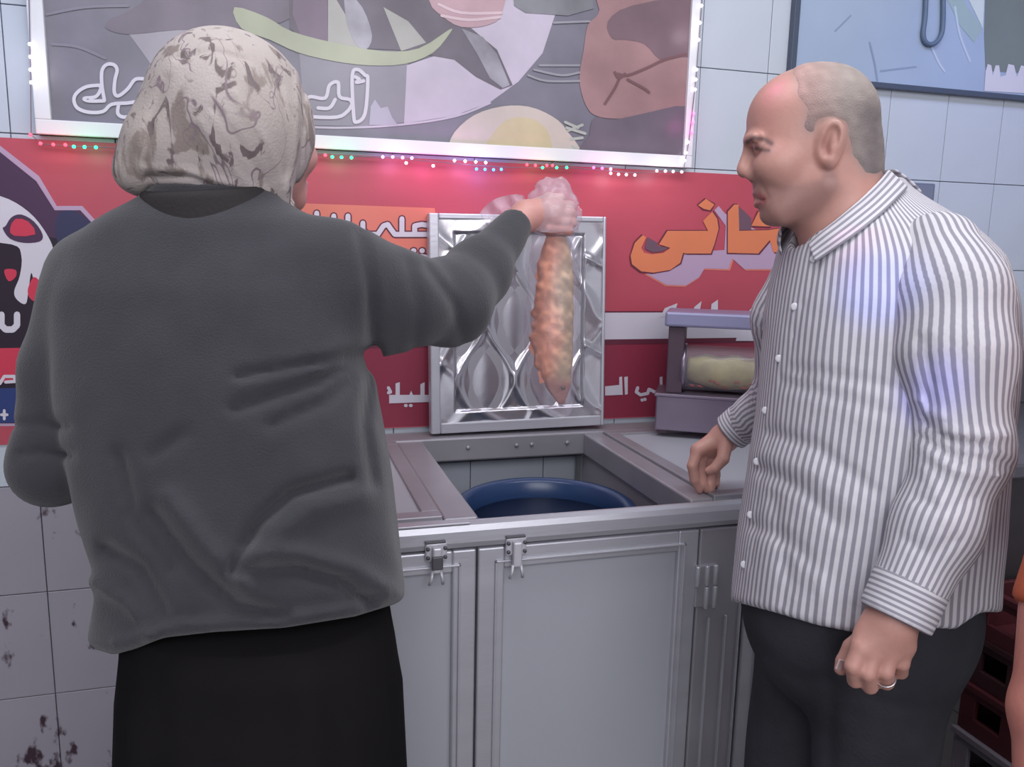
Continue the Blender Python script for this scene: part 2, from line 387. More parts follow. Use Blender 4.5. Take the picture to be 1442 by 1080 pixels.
band('red_strip', 1.075, 1.15, -1.05, -0.45, pink_p, Y4); band('blue_strip', 0.985, 1.062, -1.05, -0.45, blue_p, Y4)
print_stroke('lettering', [[(-10,543),(0,540),(6,530),(20,530),(22,537),(8,538)],[(-30,530),(-20,540),(-10,541)]], 4.5, Y5, white_p, bn)
print_stroke('star', [[(2,584),(10,584)],[(6,578),(6,590)]], 4, Y5, white_p, bn)
CLIP[0] = None
# orange panel with pale lettering
print_poly('orange_panel', [(300,281),(420,286),(612,293),(640,470),(300,480)], Y1, peach_p, bn)
LT = [[(470,304),(470,322)],[(490,304),(490,336),(466,338)],[(511,314),(511,324),(518,330),(532,330),(540,318),(546,316),(550,322),(556,330),(620,330)],[(566,308),(566,328)],[(584,330),(584,318),(594,316),(606,318)],
      [(446,300),(446,330)],[(558,353),(559,356)],[(582,353),(583,353)],[(594,353),(595,353)],[(580,372),(582,363),(590,361),(600,362)],[(440,366),(440,376)],[(520,366),(520,380),(560,380)]]
print_stroke('lettering_outline', LT, 11, Y2, maroon_p, bn, 0); print_stroke('lettering', LT, 7, Y3, white_p, bn, 0)
# large orange word with a pale extruded shadow
sh = [(908,384),(938,401),(966,402),(985,390),(992,378),(1026,379),(1031,364),(1048,379),(1088,379),(1098,368),(1096,340),(1020,300),(1012,290),(1006,296),(1022,318),(1020,352),(962,356),(960,366),(940,380)]
print_poly('lettering_rim', [(x+(2 if x > 1000 else -1), y+2) for x, y in sh], Y1, peach_p, bn); print_poly('lettering_shadow', sh, Y2, lilac_p, bn)
print_poly('lettering_shadow', [(1040,290),(1041,324),(1058,324),(1058,307)], Y3, grey_p, bn)
W1 = [(905,331),(894,342),(888,360),(890,372),(903,382),(920,384),(944,380),(958,370),(962,356),(966,357),(1001,357),(1006,344),(1012,322),(1010,308),(1003,298),(990,311),(997,325),(940,325),(928,344),(944,349),(934,356),(918,358),(907,356),(903,349),(910,334)]
W2 = [(1034,288),(1025,298),(1025,356),(1068,357),(1084,338),(1089,355),(1106,356),(1107,320),(1082,324),(1041,325),(1040,288)]
W3 = [(983,289),(994,280),(1006,288),(1000,296),(991,294)]; W4 = [(1068,298),(1058,318),(1084,319),(1076,297)]
for w in (W1, W2, W3, W4):
    cx = sum(p[0] for p in w)/len(w); cy = sum(p[1] for p in w)/len(w)
    print_poly('lettering_outline', [(x+(1.6 if x > cx else -1.6), y+(1.8 if y > cy else -1.2)) for x, y in w], Y3, maroon_p, bn)
    print_poly('lettering', w, Y4, orange_p, bn)
print_poly('lettering_counter', [(912,334),(908,350),(918,355),(932,354),(941,349),(926,346),(926,342)], Y5, grey_p, bn)
# white word rising from the white band and small words below
for t in ([(930,446),(936,434),(954,427),(949,446)], [(972,446),(978,432),(988,424),(984,446)], [(1000,446),(1002,428),(1011,422),(1011,446)]): print_poly('lettering', t, Y4, white_p, bn)
print_poly('lettering', [(1046,446),(1060,432),(1082,426),(1100,426),(1100,480),(1036,480)], Y4, white_p, bn)
for pts in ([(548,556),(606,556),(606,566),(548,568)], [(557,540),(563,538),(563,560),(557,560)], [(592,541),(598,538),(598,560),(592,560)], [(576,557),(579,550),(582,557)],
            [(852,544),(872,542),(873,556),(852,557)], [(872,531),(876,530),(877,556),(872,556)], [(879,531),(884,530),(884,555),(880,556)], [(929,531),(933,530),(933,552),(929,553)]): print_poly('small_lettering', pts, Y3, white_p, bn)
print_stroke('small_lettering', [[(898,546),(896,552),(902,556),(912,554),(914,548),(922,552),(930,552)],[(904,563),(904.5,563.5)],[(908,562),(908.5,562.5)],[(571,571),(572,571)],[(578,571),(579,571)],[(547,546),(550,552),(547,553)]], 4.5, Y3, white_p, bn)

# ================================================================== FOOD POSTER IN A WHITE FRAME
fp = empty('food_poster', (0.3, 0, 1.6), 'large food poster in a white frame, hung above the red banner', 'poster')
PX0, PX1, PZ0, PZ1 = -0.455, 1.062, 1.600, 2.45; YP = -0.030
pg = lambda n, c, v=0.05: flat('poster_'+n, c, 0.3, v+0.09, 7)
box('poster_sheet', PX0, PX1, -0.022, -0.002, PZ0, PZ1, pg('slate', (120, 117, 130), 0.10), fp, 0)
frm = mat('poster_frame_white', (226, 226, 232), 0.35)
for a in ((PX0, PX1, PZ0, PZ0+0.030), (PX0, PX1, PZ1-0.03, PZ1), (PX0, PX0+0.030, PZ0+.03, PZ1-.03), (PX1-0.024, PX1, PZ0+.03, PZ1-.03)): box('frame_bar', a[0], a[1], -0.034, -0.002, a[2], a[3], frm, fp, 0.002)
CLIP[0] = (PX0+0.01, PX1-0.01, PZ0+0.01, PZ1-0.01)
Z = [-0.0226-0.0006*k for k in range(8)]
print_poly('plate_shade', [(420,60),(575,80),(572,172),(520,178),(430,176)], Z[0], pg('plate_grey', (140, 136, 148), 0.04), fp, 0)
print_stroke('plate_edge', [[(400,176),(470,180),(560,176),(640,164),(690,145)]], 3, Z[1], pg('plate', (190, 180, 196), 0.04), fp, 4)
print_poly('plate', [(573,92),(620,76),(660,30),(700,-120),(784,-120),(782,20),(764,75),(730,115),(690,144),(640,163),(569,174)], Z[0], pg('plate', (190, 180, 196), 0.04), fp, 0)
print_poly('plate', [(176,40),(280,34),(300,120),(240,130),(205,80)], Z[0], pg('plate_shade', (158, 152, 162), 0.04), fp, 0)
print_poly('fish', [(148,38),(156,26),(172,20),(210,-6),(240,-60),(420,-60),(420,20),(330,40),(250,42),(190,48),(164,46)], Z[1], pg('fish', (116, 106, 120), 0.12), fp, 3)
print_poly('fish', [(404,-80),(560,-80),(640,20),(700,70),(722,120),(705,126),(670,108),(640,84),(560,70),(440,66),(408,40)], Z[1], pg('fish_dark', (104, 96, 108), 0.16), fp, 0)
print_poly('fish_scales', [(650,40),(680,52),(700,76),(718,120),(708,124),(690,110),(672,76)], Z[2], pg('scales', (150, 146, 156), 0.45), fp, 0)
print_poly('fish_scales', [(486,-10),(510,10),(524,50),(515,70),(500,60),(488,30)], Z[2], pg('scales', (150, 146, 156), 0.4), fp, 3)
print_poly('pale_slice', [(462,-20),(486,20),(510,70),(462,62)], Z[2], pg('pale', (168, 166, 162)), fp, 0)
print_poly('pale_slice', [(540,10),(575,30),(600,60),(565,72)], Z[2], pg('pale', (168, 166, 162)), fp, 0)
print_poly('dark_slice', [(414,-40),(460,-20),(462,60),(424,52),(412,20)], Z[2], pg('plum', (120, 104, 122)), fp, 0)
print_poly('pepper', [(330,10),(375,24),(410,44),(470,60),(540,72),(590,68),(632,42),(634,46),(610,74),(570,90),(520,92),(470,86),(420,74),(380,56),(340,40)], Z[3], pg('pepper', (168, 172, 150)), fp, 3)
print_poly('bun', [(604,-60),(604,0),(622,22),(650,38),(690,34),(708,14),(712,-60)], Z[3], pg('bun', (182, 150, 158), 0.08), fp, 3)
print_stroke('bun_line', [[(618,6),(650,18),(706,18)],[(622,22),(660,28),(704,24)]], 4, Z[4], pg('bun_edge', (204, 180, 186)), fp, 4)
print_poly('tablecloth', [(720,-40),(830,-40),(836,12),(800,22),(740,18),(724,8)], Z[2], pg('cloth', (126, 126, 132), 0.2), fp, 0)
print_poly('bread', [(838,-40),(984,-40),(984,190),(900,170),(846,165),(826,150),(816,112),(822,70),(828,35),(844,14)], Z[2], pg('bread', (158, 124, 126), 0.10), fp, 4)
print_poly('bread_shade', [(856,30),(890,8),(984,0),(984,74),(960,80),(930,84),(908,62),(880,56),(862,54)], Z[3], pg('bread_dark', (122, 100, 108), 0.08), fp, 3)
print_stroke('bread_crease', [[(874,106),(866,124),(852,146)],[(870,104),(884,106),(910,96),(936,84),(966,76)],[(884,112),(906,124),(914,130)],[(866,102),(872,110),(880,104)]], 4, Z[4], pg('crease', (120, 88, 92)), fp, 4)
print_poly('bread_shade', [(838,165),(870,168),(984,150),(984,232),(824,222),(830,190)], Z[3], pg('dusk', (110, 100, 112), 0.08), fp, 3)
print_poly('lemon', [(630,210),(640,186),(668,162),(706,150),(744,150),(778,164),(798,184),(808,222),(630,214)], Z[2], pg('lemon_rind', (196, 184, 176)), fp, 3)
print_poly('lemon', [(690,210),(696,186),(716,168),(744,166),(766,178),(776,200),(770,218)], Z[3], pg('lemon_flesh', (196, 182, 150), 0.08), fp, 4)
print_stroke('herbs', [[(796,172),(814,180)],[(798,180),(824,188)],[(804,196),(820,194)],[(800,184),(820,176)],[(806,206),(816,214)]], 4, Z[3], pg('herb', (176, 178, 172)), fp)
print_stroke('cloth_line', [[(744,106),(770,114),(816,114)],[(752,98),(790,106),(816,102)],[(780,32),(830,30)],[(760,92),(816,92)]], 3, Z[3], pg('line', (150, 148, 156)), fp, 4)
print_stroke('cloth_line', [[(74,62),(110,66),(148,82)],[(66,20),(120,10),(180,8)]], 4, Z[2], pg('line2', (128, 124, 138)), fp, 4)
KL = [[(140,120),(122,122),(109,130),(104,140),(109,152),(125,158),(145,157),(157,147),(180,145),(192,143)],[(147,141),(143.5,120),(143.5,100),(150,91),(160,91),(165,98.5),(162,112),(161,130),(167,135),(180,125),(190,112),(202,111)],[(140,120),(142,125),(135,136),(118.6,138.5),(125,142),(147,142)],[(167,147),(166,160),(175,165),(190,161)],
      [(430,140),(438,136),(458,138),(464,120),(476,116),(478,136),(492,140),(496,146)],[(430,164),(474,165),(490,156),(496,146)],[(496,106),(504,98),(514,106),(518,112),(514,160),(502,172),(498,162),(496,106)],[(448,152),(464,152),(472,140)],[(500,108),(506,112),(502,116),(512,114)]]
print_stroke('lettering', KL, 5, Z[4], white_p, fp, 4)
print_poly('lettering_drip', [(520,176),(522,150),(528,140),(536,152),(546,150),(552,165),(560,176)], Z[2], pg('drip', (172, 168, 184)), fp, 0)

CLIP[0] = None
# ================================================================== LED STRING
YL = -0.040
ls = empty('led_string', onY(500, 225, YL), 'string of tiny coloured LED lights around the white poster frame', 'lights')
LC = {'r': (255, 60, 80), 'g': (40, 255, 150), 'p': (255, 170, 255), 'w': (255, 245, 255), 'b': (60, 150, 255), 'm': (255, 90, 200)}
for k, c in LC.items(): mat('led_'+k, c, 0.3, emit=c, estr=4.5)
LED = [(57,202,'r'),(75,203.5,'r'),(92,204,'r'),(104,206.5,'g'),(119,207,'g'),(135,207.5,'g'),(443,217.5,'r'),(458,218.5,'r'),(468,221,'g'),(481,221.5,'g'),(495,222,'g'),(539,221,'p'),(553,221,'p'),(567,222,'p'),(580,222.5,'p'),(572,229.5,'w'),(610,233.5,'w'),
  (640,226,'w'),(655,227,'w'),(670,228,'w'),(684,229,'w'),(671,238,'b'),(683,238.5,'b'),(695,239,'b'),(706,238.5,'b'),(742,232,'r'),(754,233,'r'),(764,236,'g'),(770,233,'r'),(778,233,'r'),(784,236,'g'),(798,236,'g'),(836,236,'m'),(848,237,'m'),(860,238,'p'),
  (860,244,'w'),(871,245.5,'w'),(882,246,'w'),(894,246.5,'w'),(925,240.5,'w'),(937,241,'w'),(948,241.5,'w'),(960,242,'w'),(43,190,'r'),(42,62,'w'),(43,80,'w'),(43,98,'w'),(44,116,'w'),
  (988,8,'w'),(986,32,'w'),(984,56,'w'),(981,98,'w'),(980,112,'w'),(979,126,'w'),(977,160,'m'),(976,172,'m'),(975,186,'m'),(969,200,'w'),(966,215,'w'),(964,226,'w')]
bm = bmesh.new(); bmesh.ops.create_icosphere(bm, subdivisions=2, radius=0.0036); lme = bpy.data.meshes.new('bulb'); bm.to_mesh(lme); bm.free(); lme.materials.append(MATS['led_w'])
for p in lme.polygons: p.use_smooth = True
for x, y, k in LED:
    o = bpy.data.objects.new('bulb', lme); col.objects.link(o); o.parent = ls; o.location = Vector(onY(x, y, YL))-ls.location
    o.material_slots[0].link = 'OBJECT'; o.material_slots[0].material = MATS['led_'+k]
wire = mat('clear_wire', (120, 100, 110), 0.4)
tube('wire', [onY(x, y, -0.0385) for x, y in ((40,-40),(43,100),(44,190),(60,203),(100,206),(300,212),(440,217.5),(560,223),(660,232),(720,236),(800,236),(890,243),(962,242),(970,200),(980,112),(990,-20))], 0.0011, wire, ls, 6)
def glow(x, y, k, e):
    l = bpy.data.lights.new('led_glow', 'POINT'); l.energy = e*0.55; l.color = lin(LC[k]); l.shadow_soft_size = 0.02
    o = bpy.data.objects.new('led_glow', l); col.objects.link(o); o.parent = ls; o.location = Vector(onY(x, y, -0.075))-ls.location
for g in ((75,206,'r',.10),(120,209,'g',.10),(450,221,'r',.05),(482,224,'g',.10),(560,226,'p',.22),(610,236,'m',.20),(665,232,'p',.25),(690,243,'b',.22),(756,236,'r',.12),(770,238,'g',.06),(850,240,'m',.10),(878,249,'w',.15),(942,245,'w',.15),(42,90,'w',.1),(984,40,'w',.08),(976,172,'m',.08)): glow(*g)

# ================================================================== FRAMED SHEET, SOCKET (upper right)
fs = empty('framed_sheet', (1.9, 0, 1.85), 'pale blue sheet in a thin dark frame, high on the tiles at right', 'poster')
SX0, SZ0 = 1.352, 1.850
box('sheet', SX0, 2.9, -0.016, -0.002, SZ0, 2.5, mat('sheet_blue', (164, 180, 206), 0.3, var=0.05, vscale=5, bump=0.5, bscale=9), fs, 0)
dk = mat('dark_edging', (74, 84, 104), 0.4)
for a in ((SX0-.008, 2.9, SZ0-0.008, SZ0+0.006), (SX0-.008, SX0+0.008, SZ0+.006, 2.49), (SX0-.008, 2.9, 2.49, 2.5), (2.89, 2.9, SZ0+.006, 2.49)): box('frame_bar', a[0], a[1], -0.022, -0.001, a[2], a[3], dk, fs, 0.001)
sl = lambda x, y: tuple(onY(x, y, -0.024))
tube('strap_loop', spline([sl(1305,-40), sl(1303,20), sl(1300,48), sl(1304,60), sl(1314,62), sl(1324,52), sl(1328,30), sl(1328,-40)], 6, False), 0.0065, mat('strap', (94, 112, 138), 0.5), fs, 8)
YS = -0.0166; CLIP[0] = (SX0, 2.89, SZ0, 2.49)
print_poly('printed_cone', [(1340,-30),(1356,0),(1384,40),(1372,60),(1352,36),(1334,0),(1320,-30)], YS, flat('print_pale_green', (160, 180, 184)), fs)
print_poly('printed_field', [(1350,-30),(1384,40),(1388,-30)], YS, flat('print_near_white', (206, 216, 216)), fs)
print_poly('printed_block', [(1388,-30),(1386,50),(1388,100),(1600,112),(1600,-30)], YS, flat('print_olive', (122, 130, 128), 0.4, 0.08), fs)
print_poly('printed_fringe', [(1386,128),(1388,100),(1391,90),(1396,92),(1398,106),(1402,92),(1407,92),(1409,108),(1416,106),(1420,90),(1428,92),(1432,108),(1438,92),(1446,94),(1450,108),(1600,112),(1600,140)], YS-0.0006, flat('print_fringe', (214, 210, 222)), fs)
print_stroke('printed_fold', [[(1345,10),(1352,50),(1366,86)],[(1312,66),(1322,88),(1330,100)]], 3, YS, flat('print_fold', (190, 202, 222)), fs, 4)
print_stroke('printed_fold', [[(1225,60),(1232,90),(1236,116)],[(1198,22),(1176,44)],[(1290,94),(1240,100)]], 2.5, YS, flat('print_fold_dark', (140, 156, 184)), fs, 4)
CLIP[0] = None
sk = empty('junction_box', (1.82, 0, 1.57), 'small grey junction box on the tiles behind the man\'s collar', 'box')
sx0, sx1 = onY(1262, 268, -0.03)[0], onY(1317, 268, -0.03)[0]
box('case', sx0, sx1, -0.030, -0.001, 1.535, 1.592, mat('box_grey', (112, 118, 138), 0.5), sk, 0.004)
box('cover', sx0+0.008, sx1-0.008, -0.033, -0.029, 1.541, 1.586, mat('box_cover', (122, 128, 148), 0.5), sk, 0.002)

# ================================================================== METAL COUNTER
alu = mat('aluminium', (192, 192, 200), 0.36, 0.45, var=0.06, vscale=3, bump=0.08, bscale=30, stretch=(1, 1, 6))
alu_d = mat('aluminium_dull', (164, 161, 168), 0.42, 0.4, var=0.10, vscale=5)
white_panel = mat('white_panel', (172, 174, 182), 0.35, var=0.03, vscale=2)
gap_m = mat('gap_dark', (52, 46, 56), 0.8)
ct = empty('metal_counter', (0.5, -0.4, 0), 'long aluminium-framed counter with white door panels and one lid propped open', 'counter')
YF, ZT = -0.690, 0.920
XL, XR = 0.02, 1.30
def fr(name, x0, x1, y0, y1, z0, z1, m=alu, b=0.004, par=ct): return box(name, x0, x1, y0, y1, z0, z1, m, par, b)
OX0, OX1, OY0, OY1 = 0.345, 0.765, YF+0.035, -0.095
fr('front_rail', XL, XR, YF, OY0, ZT-0.048, ZT, b=0.014)
fr('back_rail', XL, XR, OY1, -0.012, ZT-0.055, ZT+0.004, alu_d, 0.004)
fr('cross_rail', 0.283, OX0, OY0, OY1, ZT-0.055, ZT, alu_d); fr('cross_rail', OX1, 0.815, OY0, OY1, ZT-0.055, ZT, alu_d)
fr('end_rail', XL, XL+0.045, OY0, OY1, ZT-0.055, ZT, alu_d); fr('end_rail', XR-0.045, XR, OY0, OY1, ZT-0.055, ZT, alu_d)
for x in (XL, 0.335, OX1+0.01, XR-0.045):
    fr('post', x, x+0.04, YF+0.024, YF+0.062, 0.0, ZT-0.05, alu_d, 0.003); fr('post', x, x+0.04, -0.060, -0.020, 0.0, ZT-0.056, alu_d, 0.003)
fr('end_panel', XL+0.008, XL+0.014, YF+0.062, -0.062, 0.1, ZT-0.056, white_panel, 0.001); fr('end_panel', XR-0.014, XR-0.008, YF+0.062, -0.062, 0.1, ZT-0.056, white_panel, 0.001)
fr('partition', OX1+0.012, OX1+0.018, YF+0.062, -0.062, 0.1, ZT-0.056, mat('partition_grey', (150, 146, 156), 0.5), 0.001)
fr('partition', 0.318, 0.324, YF+0.062, -0.062, 0.1, ZT-0.056, mat('partition_grey', (118, 112, 128), 0.5), 0.001)
fr('bottom_shelf', XL+0.05, XR-0.05, YF+0.064, -0.064, 0.10, 0.115, alu_d, 0.002)
# closed lids: flush frame and white panel, a raised lip round it
def closed_lid(x0, x1):
    y0, y1 = OY0+0.002, OY1-0.002
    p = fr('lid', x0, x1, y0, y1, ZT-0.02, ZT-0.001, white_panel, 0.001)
    for a in ((x0, x1, y0, y0+0.032), (x0, x1, y1-0.032, y1), (x0, x0+0.032, y0+.032, y1-.032), (x1-0.032, x1, y0+.032, y1-.032)): fr('lid_frame_bar', a[0], a[1], a[2], a[3], ZT-0.004, ZT+0.005, alu_d, 0.002, p)
closed_lid(0.068, 0.281); closed_lid(0.817, 1.253)
fr('lid_edge', XL, 0.322, YF-0.001, YF+0.02, ZT-0.001, ZT+0.003, alu, 0.001)
# doors
def door(x0, x1, z0=0.08, z1=ZT-0.049):
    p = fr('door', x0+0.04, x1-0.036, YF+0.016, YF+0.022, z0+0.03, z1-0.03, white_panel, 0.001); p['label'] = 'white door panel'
    s = 0.048
    for a in ((x0, x0+s, z0, z1), (x1-s+.006, x1, z0, z1), (x0+s, x1-s+.006, z1-0.040, z1), (x0+s, x1-s+.006, z0, z0+0.04)):
        fr('door_frame_bar', a[0], a[1], YF+0.004, YF+0.022, a[2], a[3], alu, 0.003, p)
    for a in ((x0+0.030, x0+0.034, z0+0.03, z1-0.024), (x1-0.032, x1-0.028, z0+0.03, z1-0.024), (x0+0.03, x1-0.028, z1-0.028, z1-0.024)):
        fr('beading', a[0], a[1], YF-0.001, YF+0.006, a[2], a[3], alu, 0.001, p)
    return p
door(0.072, 0.3345); door(0.3385, 0.770); door(0.880, 1.24)
fr('stile', 0.774, 0.876, YF+0.006, YF+0.024, 0.08, ZT-0.049, alu_d, 0.004)
for x in (0.800, 0.838, 0.868): fr('stile_rib', x, x+0.004, YF+0.001, YF+0.008, 0.08, 0.69 if x < 0.86 else ZT-0.06, alu, 0.001)
hg = fr('hinge', 0.766, 0.812, YF-0.003, YF+0.008, 0.716, 0.800, alu_d, 0.002)
for k, x in enumerate((0.768, 0.788, 0.806)):
    lathe('hinge_pin', [(0.004, 0.760), (0.0045, 0.762), (0.0045, 0.798), (0.004, 0.800)], x, YF-0.004, alu, hg, 12)
    if k: lathe('hinge_pin', [(0.004, 0.712), (0.0045, 0.714), (0.0045, 0.755), (0.004, 0.757)], x+0.001, YF-0.004, alu, hg, 12)
# toggle latches
lw = mat('latch_white', (206, 204, 212), 0.35, 0.3); ld = mat('latch_dark', (96, 94, 100), 0.5, 0.5)
def latch(x, z, dark):
    p = fr('latch', x-0.019, x+0.019, YF-0.005, YF+0.003, z-0.030, z+0.004, lw, 0.003)
    fr('latch_cap', x-0.020, x+0.016, YF-0.008, YF-0.001, z+0.003, z+0.007, ld, 0.001, p)
    fr('latch_lever', x-0.008, x+0.008, YF-0.016, YF-0.004, z-0.048, z-0.002, lw, 0.003, p)
    if dark: fr('latch_spring', x-0.010, x+0.009, YF-0.020, YF-0.014, z-0.040, z-0.016, ld, 0.002, p)
    for sx in (-0.015, 0.015):
        for dz in (-0.006, -0.022): lathe('screw', [(0.0034, 0), (0.0034, 0.003), (0.001, 0.004)], 0, 0, ld, p, 10, Matrix.Translation((x+sx, YF-0.005, z+dz)) @ Matrix.Rotation(math.pi/2, 4, 'X'))
    for sx in (-0.008, 0.006): tube('latch_hook', [(x+sx, YF-0.012, z-0.044), (x+sx*1.3, YF-0.016, z-0.056), (x+sx*1.7, YF-0.012, z-0.068)], 0.0028, lw, p, 8)
latch(0.262, 0.888, True); latch(0.405, 0.886, False)
# open lid, leaning back on the wall: own frame along its slope
lid0 = Vector((0.372, -0.062, 0.930)); lidv = Vector((-0.002, 0.034, 0.534)); Lh = lidv.length; lidv.normalize()
lidu = Vector((0.4565, 0, 0.004)); Lw = lidu.length; lidu.normalize(); lidn = lidu.cross(lidv).normalized()      # lidn points towards the camera
ML = Matrix((lidu, -lidn, lidv)).transposed().to_4x4(); ML.translation = lid0
emb = mat('embossed_steel', (200, 198, 204), 0.22, 0.88, var=0.06, vscale=10, bump=0.12, bscale=25)
lid = box('open_lid', 0.004, Lw-0.004, 0.004, 0.018, 0.004, Lh-0.004, alu_d, ct, 0.001, ML); lid['label'] = 'open lid with embossed steel sheet'
for a in ((0, 0.024, 0, Lh), (Lw-0.008, Lw, 0, Lh), (0.024, Lw-0.008, 0, 0.026), (0.024, Lw-0.008, Lh-0.014, Lh)): box('lid_frame_bar', a[0], a[1], -0.012, 0.02, a[2], a[3], alu, lid, 0.003, ML)
def relief(name, x0, x1, z0, z1, y, fn, nx, nz):
    bm = bmesh.new(); g = [[bm.verts.new(ML @ Vector((x0+(x1-x0)*i/nx, y-fn(x0+(x1-x0)*i/nx, z0+(z1-z0)*j/nz), z0+(z1-z0)*j/nz))) for j in range(nz+1)] for i in range(nx+1)]
    for i in range(nx):
        for j in range(nz): bm.faces.new((g[i][j], g[i+1][j], g[i+1][j+1], g[i][j+1]))
    return from_bm(name, bm, emb, lid, True)
def ogee(x, z):
    p = 0.150; ph = 2*math.pi*(z-0.05)/0.30; a = 0.034*math.sin(ph)
    c1 = ((x-0.03+a) % p)-p/2; c2 = ((x-0.03-a+p/2) % p)-p/2
    h = 0.0045*math.exp(-(c1/0.010)**2)+0.0045*math.exp(-(c2/0.010)**2)
    return h+0.0016*math.cos(2*math.pi*c1/p)*math.cos(2*math.pi*c2/p)
ix0, ix1, iz0, iz1 = 0.066, Lw-0.062, 0.056, Lh-0.048
def rim_relief(x, z): 
    d = min(x-ix0, ix1-x, z-iz0, iz1-z)
    t = max(0.0, min(1.0, -d/0.006)); t = t*t*(3-2*t)
    w = 0.0035*math.exp(-(((x*0.7+z*0.9+0.02*math.sin(30*z)) % 0.105-0.05)/0.014)**2)+0.003*math.exp(-(((x*0.8-z*0.6+0.02*math.sin(25*x)) % 0.13-0.06)/0.013)**2)
    return (0.009+w)*t+(1-t)*ogee(x, z)
relief('embossed_sheet', 0.022, Lw-0.007, 0.024, Lh-0.012, 0.004, rim_relief, 180, 210)
for x in (0.46, 0.585, 0.625, 0.72): lathe('rail_rivet', [(0.006, 0), (0.005, 0.0025), (0.001, 0.003)], 0, 0, alu_d, ct, 10, Matrix.Translation((x, OY1-0.0005, ZT-0.022)) @ Matrix.Rotation(math.pi/2, 4, 'X'))

# ================================================================== BLUE TUB INSIDE
tub = empty('plastic_tub', (0.565, -0.385, 0.115), 'dark blue round plastic tub inside the open counter compartment', 'tub')
tb = mat('tub_blue', (44, 66, 106), 0.30, var=0.06, vscale=3)
lathe('tub_body', [(0.005, 0.117), (0.135, 0.117), (0.142, 0.125), (0.174, 0.80), (0.176, 0.826), (0.192, 0.828), (0.196, 0.834), (0.196, 0.840), (0.190, 0.844), (0.178, 0.843), (0.171, 0.836), (0.168, 0.80), (0.137, 0.14), (0.005, 0.135)], 0.565, -0.385, tb, tub, 64)
lathe('tub_rib', [(0.174, 0.775), (0.179, 0.779), (0.179, 0.785), (0.174, 0.789)], 0.565, -0.385, tb, tub, 64)
lathe('tub_ledge', [(0.170, 0.800), (0.158, 0.797), (0.156, 0.790), (0.167, 0.785)], 0.565, -0.385, mat('tub_ledge_blue', (70, 92, 132), 0.3), tub, 64)
lathe('water', [(0.001, 0.700), (0.163, 0.700), (0.163, 0.696), (0.001, 0.696)], 0.565, -0.385, mat('brine', (30, 42, 70), 0.08), tub, 48)

# ================================================================== DISPLAY CASE ON THE COUNTER
PH = math.radians(-31); A0 = onZ(921, 611, ZT+0.006); MD = Matrix.Translation((A0[0], A0[1], ZT+0.007)) @ Matrix.Rotation(PH, 4, 'Z')
dc = empty('display_case', A0, 'small steel display case with a glass drum of pickles, on the counter', 'display case')
stl = mat('case_steel', (150, 138, 156), 0.32, 0.75, var=0.06, vscale=8); stl_d = mat('case_dark', (92, 76, 88), 0.5, 0.3); stl_t = mat('case_top', (158, 156, 190), 0.35, 0.4)
Lc, Dc = 0.34, 0.13
box('base', 0, Lc, 0, Dc, 0.010, 0.098, stl, dc, 0.004, MD); box('base_lip', -0.004, Lc+0.004, -0.006, Dc, 0.098, 0.106, stl, dc, 0.002, MD)
for fx in (0.02, Lc-0.02):
    for fy in (0.02, Dc-0.02): box('foot', fx-0.012, fx+0.012, fy-0.01, fy+0.01, 0, 0.011, stl_d, dc, 0.002, MD)
for x in (0.022, Lc-0.062): box('side_panel', x, x+0.040, 0.010, Dc, 0.106, 0.275, stl_d, dc, 0.003, MD)
box('back_panel', 0.06, Lc-0.06, Dc-0.006, Dc, 0.106, 0.16, stl_d, dc, 0.001, MD)
box('top', 0.012, Lc+0.004, -0.004, Dc+0.006, 0.275, 0.312, stl_t, dc, 0.006, MD)
MC = MD @ Matrix.Translation((0, 0.062, 0.167)) @ Matrix.Rotation(math.pi/2, 4, 'Y')
glass = mat('drum_glass', (226, 220, 230), 0.06, alpha=0.22, spec=0.6)
lathe('glass_drum', [(0.056, 0.060), (0.058, 0.062), (0.058, Lc-0.064), (0.056, Lc-0.062)], 0, 0, glass, dc, 40, MC)
lathe('drum_rim', [(0.056, 0.058), (0.061, 0.058), (0.061, 0.068), (0.056, 0.068)], 0, 0, stl, dc, 40, MC)
bm = bmesh.new(); bmesh.ops.create_icosphere(bm, subdivisions=4, radius=1.0)
for v in bm.verts:
    n = 1+0.06*math.sin(9*v.co.x+4*v.co.y)*math.sin(7*v.co.z+3); c = Vector((v.co.x*0.100*n, v.co.y*0.050, v.co.z*0.052))
    c.x = max(-0.098, min(0.098, c.x*1.15)); c.z = min(c.z, 0.030+0.004*math.sin(90*c.x)); v.co = MD @ (c+Vector((Lc/2, 0.062, 0.167)))
pick = mat('pickle_fill', (184, 172, 112), 0.45, var=0.25, vscale=22)
pf = from_bm('pickle_filling', bm, pick, dc, True); pf['label'] = 'olive yellow filling with red flecks'; pf['kind'] = 'stuff'
redf = mat('chilli_red', (168, 70, 50), 0.4)
for k in range(9):
    x = 0.09+0.02*k+random.uniform(-.006, .006); z = 0.135+random.uniform(-.012, .012)
    q = Vector((x, 0.062-math.sqrt(max(0.0001, 0.0535**2-(z-0.167)**2))*0.985, z)); a = random.uniform(-.6, .6)
    tube('chilli_piece', [MD @ (q+Vector((-0.008*math.cos(a), 0, -0.006*math.sin(a)))), MD @ q, MD @ (q+Vector((0.008*math.cos(a), 0.001, 0.006*math.sin(a)-.002)))], [0.0018, 0.003, 0.0012], redf, pf, 6)

